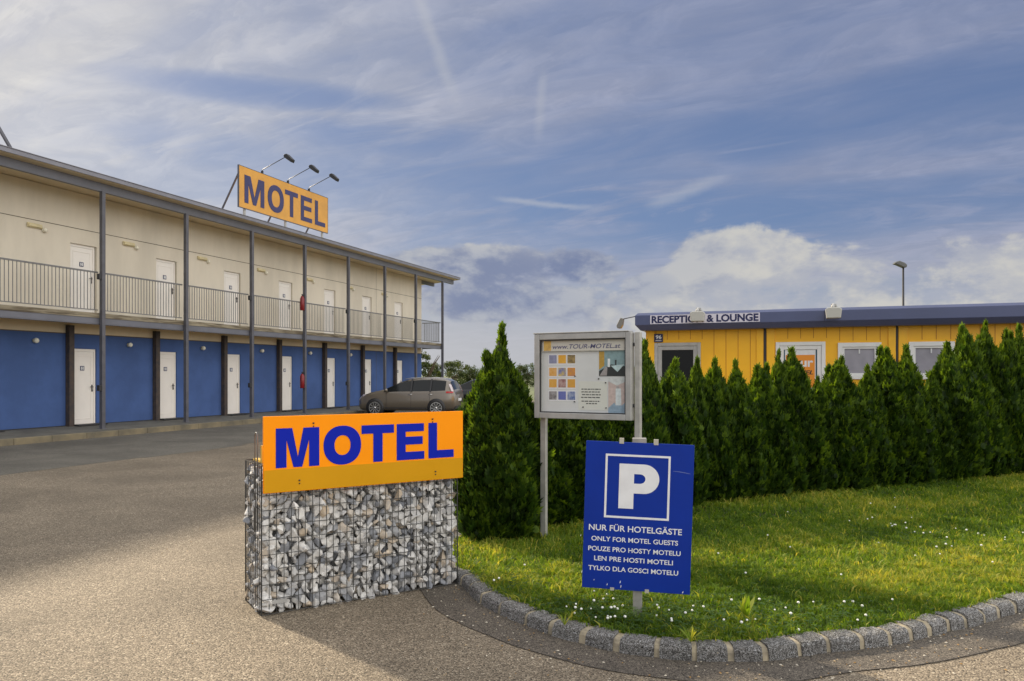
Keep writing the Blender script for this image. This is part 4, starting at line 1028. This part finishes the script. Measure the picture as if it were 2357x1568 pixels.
fm = thuja_mesh('thuja_foliage', 2.0, .41, 12500, 55, .088, spikes=((.06, 0, 1.0), (.02, .05, .93), (-.30, -.1, .875), (.22, .1, .80), (-.12, .2, .84)), leaf=5, pe=1.75, pq=.80, bh=.87)
# the big bushy one by the notice board
p = gp(1150, 1232, .09)
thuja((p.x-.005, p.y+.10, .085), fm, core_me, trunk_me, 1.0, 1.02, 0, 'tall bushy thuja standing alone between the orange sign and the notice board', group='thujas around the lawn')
hb = [(.43, 8.35), (1.2, 8.85), (2.26, 9.62), (3.6, 10.35), (5.1, 11.1), (6.7, 11.9), (8.35, 12.65), (10.5, 13.7)]
def on_hedge(px):                                          # hedge line meets the sight line of that column
    k = (px-CX)/F
    for (x0, y0), (x1, y1) in zip(hb[:-1], hb[1:]):
        a = (k*y0-x0)/((x1-x0)-k*(y1-y0))
        if -.0001 <= a <= 1.0001: return x0+(x1-x0)*a, y0+(y1-y0)*a
    (x0, y0), (x1, y1) = (hb[-2], hb[-1]) if px > 1500 else (hb[0], hb[1])
    a = (k*y0-x0)/((x1-x0)-k*(y1-y0)); return x0+(x1-x0)*a, y0+(y1-y0)*a
HT = [(1272, 905, 165, 'shaded thuja at the left end of the hedge, just right of the big bushy one'), (1328, 880, 150, 'shaded thuja under the left half of the notice board'), (1385, 870, 150, 'shaded thuja under the middle of the notice board'), (1440, 870, 145, 'shaded thuja under the right end of the notice board'),
      (1486, 794, 118, 'thuja rising right beside the notice board post'), (1552, 826, 145, 'pointed thuja in front of the dark entrance door'), (1607, 824, 90, 'narrow thuja hiding the right jamb of the entrance door'), (1645, 829, 120, 'thuja with a fine tip at the left of the plain yellow wall panels'),
      (1692, 834, 112, 'thuja before the middle of the plain yellow wall panels'), (1757, 838, 125, 'thuja standing in front of the first dark joint of the yellow wall'), (1795, 814, 80, 'slim thuja covering the left frame of the poster door'), (1826, 801, 130, 'thuja half covering the orange poster'),
      (1883, 868, 95, 'shortest thuja of the hedge, at the right frame of the poster door'), (1931, 822, 135, 'thuja covering the lower left corner of the first square window'), (1996, 845, 105, 'low thuja below the right corner of the first square window'), (2040, 799, 135, 'thuja in front of the second dark joint of the yellow wall'),
      (2087, 803, 115, 'thuja covering the left side of the second square window'), (2143, 855, 90, 'low thuja below the middle of the second square window'), (2176, 789, 125, 'thuja covering the right side of the second square window'), (2226, 751, 130, 'tall thuja reaching the blue fascia, left one of the tall group'),
      (2270, 746, 115, 'tallest thuja of the hedge overlapping the blue fascia'), (2313, 761, 100, 'tall thuja second from the right edge of the picture'), (2349, 757, 105, 'tall thuja cut by the right edge of the picture')]
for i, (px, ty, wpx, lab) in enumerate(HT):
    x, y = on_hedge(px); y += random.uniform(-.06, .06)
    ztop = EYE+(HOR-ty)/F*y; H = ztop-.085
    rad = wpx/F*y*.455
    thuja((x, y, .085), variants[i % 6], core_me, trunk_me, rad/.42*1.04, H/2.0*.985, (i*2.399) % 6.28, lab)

# grass
poly = np.array(lawn_poly)
def inside(pts, poly):
    x, y = pts[:, 0], pts[:, 1]; c = np.zeros(len(pts), bool); j = len(poly)-1
    for i in range(len(poly)):
        xi, yi = poly[i]; xj, yj = poly[j]
        c ^= ((yi > y) != (yj > y)) & (x < (xj-xi)*(y-yi)/(yj-yi+1e-12)+xi); j = i
    return c
def nz(x, y, s, o=0): return (np.sin(x*s+1.3+o)+np.sin(y*s*1.21+.7+2*o)+np.sin((x+y)*s*.77+o*3+2.1)+np.sin((x-y*1.3)*s*1.47+.4))/4
def blades(n_, y0, y1, hgt, wid, seed):
    g = np.random.default_rng(seed); A = 0; pts = np.stack([g.uniform(-.7, 10.5, n_*3), g.uniform(y0, y1, n_*3)], 1)
    pts = pts[inside(pts, poly) & (pts[:, 0] < .665*pts[:, 1]+1.6)][:n_]
    n_ = len(pts); x, y = pts.T
    big_ = nz(x, y, 1.7)+.6*nz(x, y, 4.3, 1)+.45*nz(x, y, 11, 2); clump = nz(x, y, 23, 4)
    h = hgt*g.uniform(.45, 1.25, n_)*(1+.25*big_+.5*np.clip(clump, -1, 1))
    an = g.uniform(0, 2*np.pi, n_); d = np.stack([np.cos(an), np.sin(an), np.zeros(n_)], 1)
    ben = g.uniform(.25, 1.5, n_); la = g.uniform(0, 2*np.pi, n_); le = np.stack([np.cos(la), np.sin(la), np.zeros(n_)], 1)
    b = np.stack([x, y, np.full(n_, .057)], 1); w_ = (wid*g.uniform(.6, 1.3, n_))[:, None]
    hh = h[:, None]; bb = ben[:, None]; up = np.array([0, 0, 1.0])
    m = b+up*hh*.6+le*hh*.22*bb; t = b+up*hh*(1-.25*bb)+le*hh*.75*bb
    Vv = np.stack([b-d*w_*.5, b+d*w_*.5, m+d*w_*.45, m-d*w_*.45, t+d*w_*.08, t-d*w_*.08], 1).reshape(-1, 3)
    i0 = np.arange(n_)[:, None]*6; Q = np.concatenate([i0+np.array([0, 1, 2, 3]), i0+np.array([3, 2, 4, 5])])
    tin = np.clip(0.36+.32*big_+.16*clump+g.normal(0, .15, n_)+.5*(g.uniform(0, 1, n_) > .93), 0, 1)
    T = np.repeat(tin, 6)+np.tile([-.1, -.1, 0, 0, .1, .1], n_)
    return Vv, Q, np.clip(T, 0, 1)
VV, QQ, TT = [], [], []; ofs = 0
for args in ((70000, 4.4, 6.3, .062, .0060, 1), (65000, 6.0, 8.5, .066, .0085, 2), (60000, 8.3, 13.5, .070, .012, 3), (6500, 4.4, 8.5, .085, .011, 4)):
    a, b, c = blades(*args); VV.append(a); QQ.append(b+ofs); TT.append(c); ofs += len(a)
o = bpy.data.objects.new('grass', fast_mesh('grass', np.concatenate(VV), np.concatenate(QQ), M_grass, np.concatenate(TT))); col.objects.link(o)
tag(o, 'uneven sunlit grass covering the lawn', 'grass', kind='stuff')
# clover: leaves and white heads
g = np.random.default_rng(9)
def spots(n_, cx_, cy_, sx_, sy_):
    p = np.stack([g.normal(cx_, sx_, n_), g.normal(cy_, sy_, n_)], 1); return p[inside(p, poly)]
sp_ = np.concatenate([spots(900, .55, 5.0, .45, .22), spots(500, 1.5, 4.9, .5, .2), spots(350, 3.9, 7.2, .5, .5), spots(260, -.1, 5.7, .25, .25), spots(400, 3.0, 6.3, 1.5, 1.0)])
Vv, Q, T = [], [], []
for (x, y) in sp_:
    z = .085+g.uniform(0, .05); r0 = g.uniform(.010, .018); a0 = g.uniform(0, 6.28); tv = g.uniform(0, 1); tl = g.uniform(-.3, .3)
    for k in range(3):
        a = a0+k*2.094; k0 = len(Vv)
        for (rr, da) in ((0, 0), (r0, .55), (r0*1.25, 0), (r0, -.55)): Vv.append((x+rr*math.cos(a+da), y+rr*math.sin(a+da), z+rr*tl*math.cos(a)))
        Q.append((k0, k0+3, k0+2, k0+1)); T += [tv]*4
o = bpy.data.objects.new('clover_leaves', fast_mesh('clover', np.array(Vv), np.array(Q), M_clover, np.array(T))); col.objects.link(o)
tag(o, 'low clover leaves growing among the grass', 'clover', kind='stuff')
mb = MB(); fs = np.concatenate([spots(40, .45, 4.98, .38, .18), spots(12, 1.3, 4.85, .4, .2), spots(30, 4.0, 7.3, .35, .45), spots(14, 2.6, 6.0, 1.2, .8), spots(14, 1.9, 5.1, .5, .25), spots(8, -.1, 5.6, .3, .3), spots(9, 4.2, 9.0, 2.2, 1.4)])
for (x, y) in fs:
    z = .105+random.uniform(0, .06); r_ = random.uniform(.006, .0105)
    mb.tube([(x, y, .09), (x+random.uniform(-.01, .01), y, z)], .0012, 3, 1, cap=False); mb.ball((x, y, z), r_, 7, 5, 1, 1, .85)
o = mb.build('clover_flowers', [M_petal, mat('stalk', (.10, .16, .03), .7)]); tag(o, 'scattered small white clover flowers in the grass', 'flowers', kind='stuff')
# single weeds
def weed(name, loc, nl, L_, label, tint, spread=.8, wd=.03):
    Vv, Q, T = [], [], []
    for k in range(nl):
        a = random.uniform(0, 6.28); sp0 = random.uniform(.2, 1)*spread; ln = L_*random.uniform(.6, 1.1); d = Vector((math.cos(a), math.sin(a), 0)); s = Vector((-d.y, d.x, 0)); k0 = len(Vv)
        tv = min(1, max(0, random.gauss(tint, .12)))
        pts_ = [(0, .15), (.35, .8), (.7, 1), (1, .05)]
        for f, w_ in pts_:
            c = d*(ln*f*sp0)+Vector((0, 0, ln*(f*.95-.45*sp0*f*f))); Vv += [tuple(c+s*wd*.5*w_), tuple(c-s*wd*.5*w_)]; T += [tv, tv]
        Q += [(k0, k0+1, k0+3, k0+2), (k0+2, k0+3, k0+5, k0+4), (k0+4, k0+5, k0+7, k0+6)]
    o = bpy.data.objects.new(name, fast_mesh(name, np.array(Vv), np.array(Q), M_grass, np.array(T))); col.objects.link(o); o.location = loc
    return tag(o, label, 'weed')
weed('dock_weed', gp(1718, 1425, .09), 16, .17, 'bright green broad leaved weed in the grass right of the parking sign', .5, .6, .028)
weed('grass_tuft', gp(1590, 1478, .10), 22, .12, 'long yellow green grass tuft hanging over the kerb stones', .62, 1.25, .008)
weed('seed_grass', gp(1300, 1440, .09), 14, .10, 'long grass tuft inside the curve of the kerb below the parking sign', .7, .9, .007)
# litter on the asphalt
mb = MB(); random.seed(21)
for _ in range(420):
    i = random.randrange(30, 190); p, t, nrm = frame_at(min(i, n-1)); q = p-nrm*abs(random.gauss(.05, .28)); r_ = random.choice((.003, .004, .005, .007))
    a = random.uniform(0, 6.3); c_, s_ = math.cos(a)*r_, math.sin(a)*r_
    mb.add([(q.x+c_*1.5, q.y+s_*1.5, .003), (q.x-s_, q.y+c_, .003), (q.x-c_*1.5, q.y-s_*1.5, .003), (q.x+s_, q.y-c_, .003), (q.x, q.y, .003+r_*.8)], [(0, 1, 4), (1, 2, 4), (2, 3, 4), (3, 0, 4)], random.choice((0, 0, 1, 1, 2)))
for _ in range(260):
    q = Vector((random.uniform(-4, 2.0), random.uniform(4.1, 9), 0)); r_ = random.choice((.003, .004, .005))
    if q.x > -1.6 and q.y > 4.4: continue
    a = random.uniform(0, 6.3); c_, s_ = math.cos(a)*r_, math.sin(a)*r_
    mb.add([(q.x+c_*1.5, q.y+s_*1.5, -.003), (q.x-s_, q.y+c_, -.003), (q.x-c_*1.5, q.y-s_*1.5, -.003), (q.x+s_, q.y-c_, -.003), (q.x, q.y, -.003+r_*.8)], [(0, 1, 4), (1, 2, 4), (2, 3, 4), (3, 0, 4)], random.choice((0, 1, 1, 2)))
o = mb.build('loose_chips', [mat('chip_pale', (.55, .50, .40), .8), mat('chip_tan', (.34, .25, .14), .8), mat('chip_leaf', (.30, .17, .05), .8)]); tag(o, 'loose gravel chips and dry leaf bits along the kerb', 'gravel', kind='stuff')

# trees far behind
def far_tree(loc, H, Wd, seed, label, thin=False):
    g = np.random.default_rng(seed); e = empty('tree', loc, g.uniform(0, 6), label, 'tree', 'trees beyond the parking lot')
    mb = MB(); mb.tube([(0, 0, -.1), (0, 0, H*.3), (g.normal(0, .05)*H, 0, H*.62)], [H*.03, H*.022, H*.008], 8)
    for k in range(7):
        a = g.uniform(0, 6.28); mb.tube([(0, 0, H*g.uniform(.2, .45)), (math.cos(a)*Wd*.22, math.sin(a)*Wd*.22, H*g.uniform(.5, .72)), (math.cos(a)*Wd*.38, math.sin(a)*Wd*.38, H*g.uniform(.62, .88))], [H*.012, H*.008, H*.003], 5)
    mb.build('trunk', M_bark, e)
    nc = 34; C = []
    for k in range(nc):
        a = g.uniform(0, 6.28); r_ = Wd*.5*math.sqrt(g.uniform(0, 1))*.85; zz = g.uniform(.14, .94)
        r_ *= math.sqrt(max(.05, 1-((zz-.45)/.62)**2)); C.append((r_*math.cos(a), r_*math.sin(a), zz*H, g.uniform(.09, .17)*Wd, g.uniform(-.15, .15)))
    per = 90 if thin else 170; P, T = [], []
    for (x, y, z, r_, tt) in C:
        v = g.normal(0, 1, (per, 3)); v /= np.linalg.norm(v, axis=1)[:, None]; v *= r_*g.uniform(.3, 1.1, (per, 1)); v[:, 2] *= .8
        P.append(v+np.array([x, y, z])); T.append(np.clip(g.normal(.42+tt, .16, per), 0, 1))
    P = np.concatenate(P); T = np.concatenate(T); n_ = len(P); s = H*.022
    a = g.normal(0, 1, (n_, 3)); a /= np.linalg.norm(a, axis=1)[:, None]; b = np.cross(a, g.normal(0, 1, (n_, 3))); b /= np.linalg.norm(b, axis=1)[:, None]
    s = (s*g.uniform(.6, 1.4, n_))[:, None]
    Vv = np.stack([P-a*s, P+b*s*.55, P+a*s, P-b*s*.55], 1).reshape(-1, 3)
    o = bpy.data.objects.new('crown', fast_mesh('crown', Vv, np.arange(n_*4).reshape(-1, 4), M_tree, np.repeat(T, 4))); col.objects.link(o); o.parent = e
for k, (px, ty, Y, Wp, lab) in enumerate(((983, 806, 62, 62, 'loose small tree at the corner of the motel'), (1008, 838, 66, 52, 'bushy tree just behind the last motel post'), (1044, 830, 70, 68, 'round green tree left of the thuja beyond the parked cars'), (1082, 838, 74, 62, 'darker tree furthest right of the row left of the thuja'), (1128, 858, 80, 70, 'tree mostly hidden behind the bushy thuja'),
        (1214, 836, 95, 48, 'dark tree seen between the bushy thuja and the notice board'))):
    zt_ = EYE+(HOR-ty)/F*Y
    far_tree(((px-CX)/F*Y, Y, -.01), zt_*1.04, Wp/F*Y*1.25, 300+k, lab, k == 0)
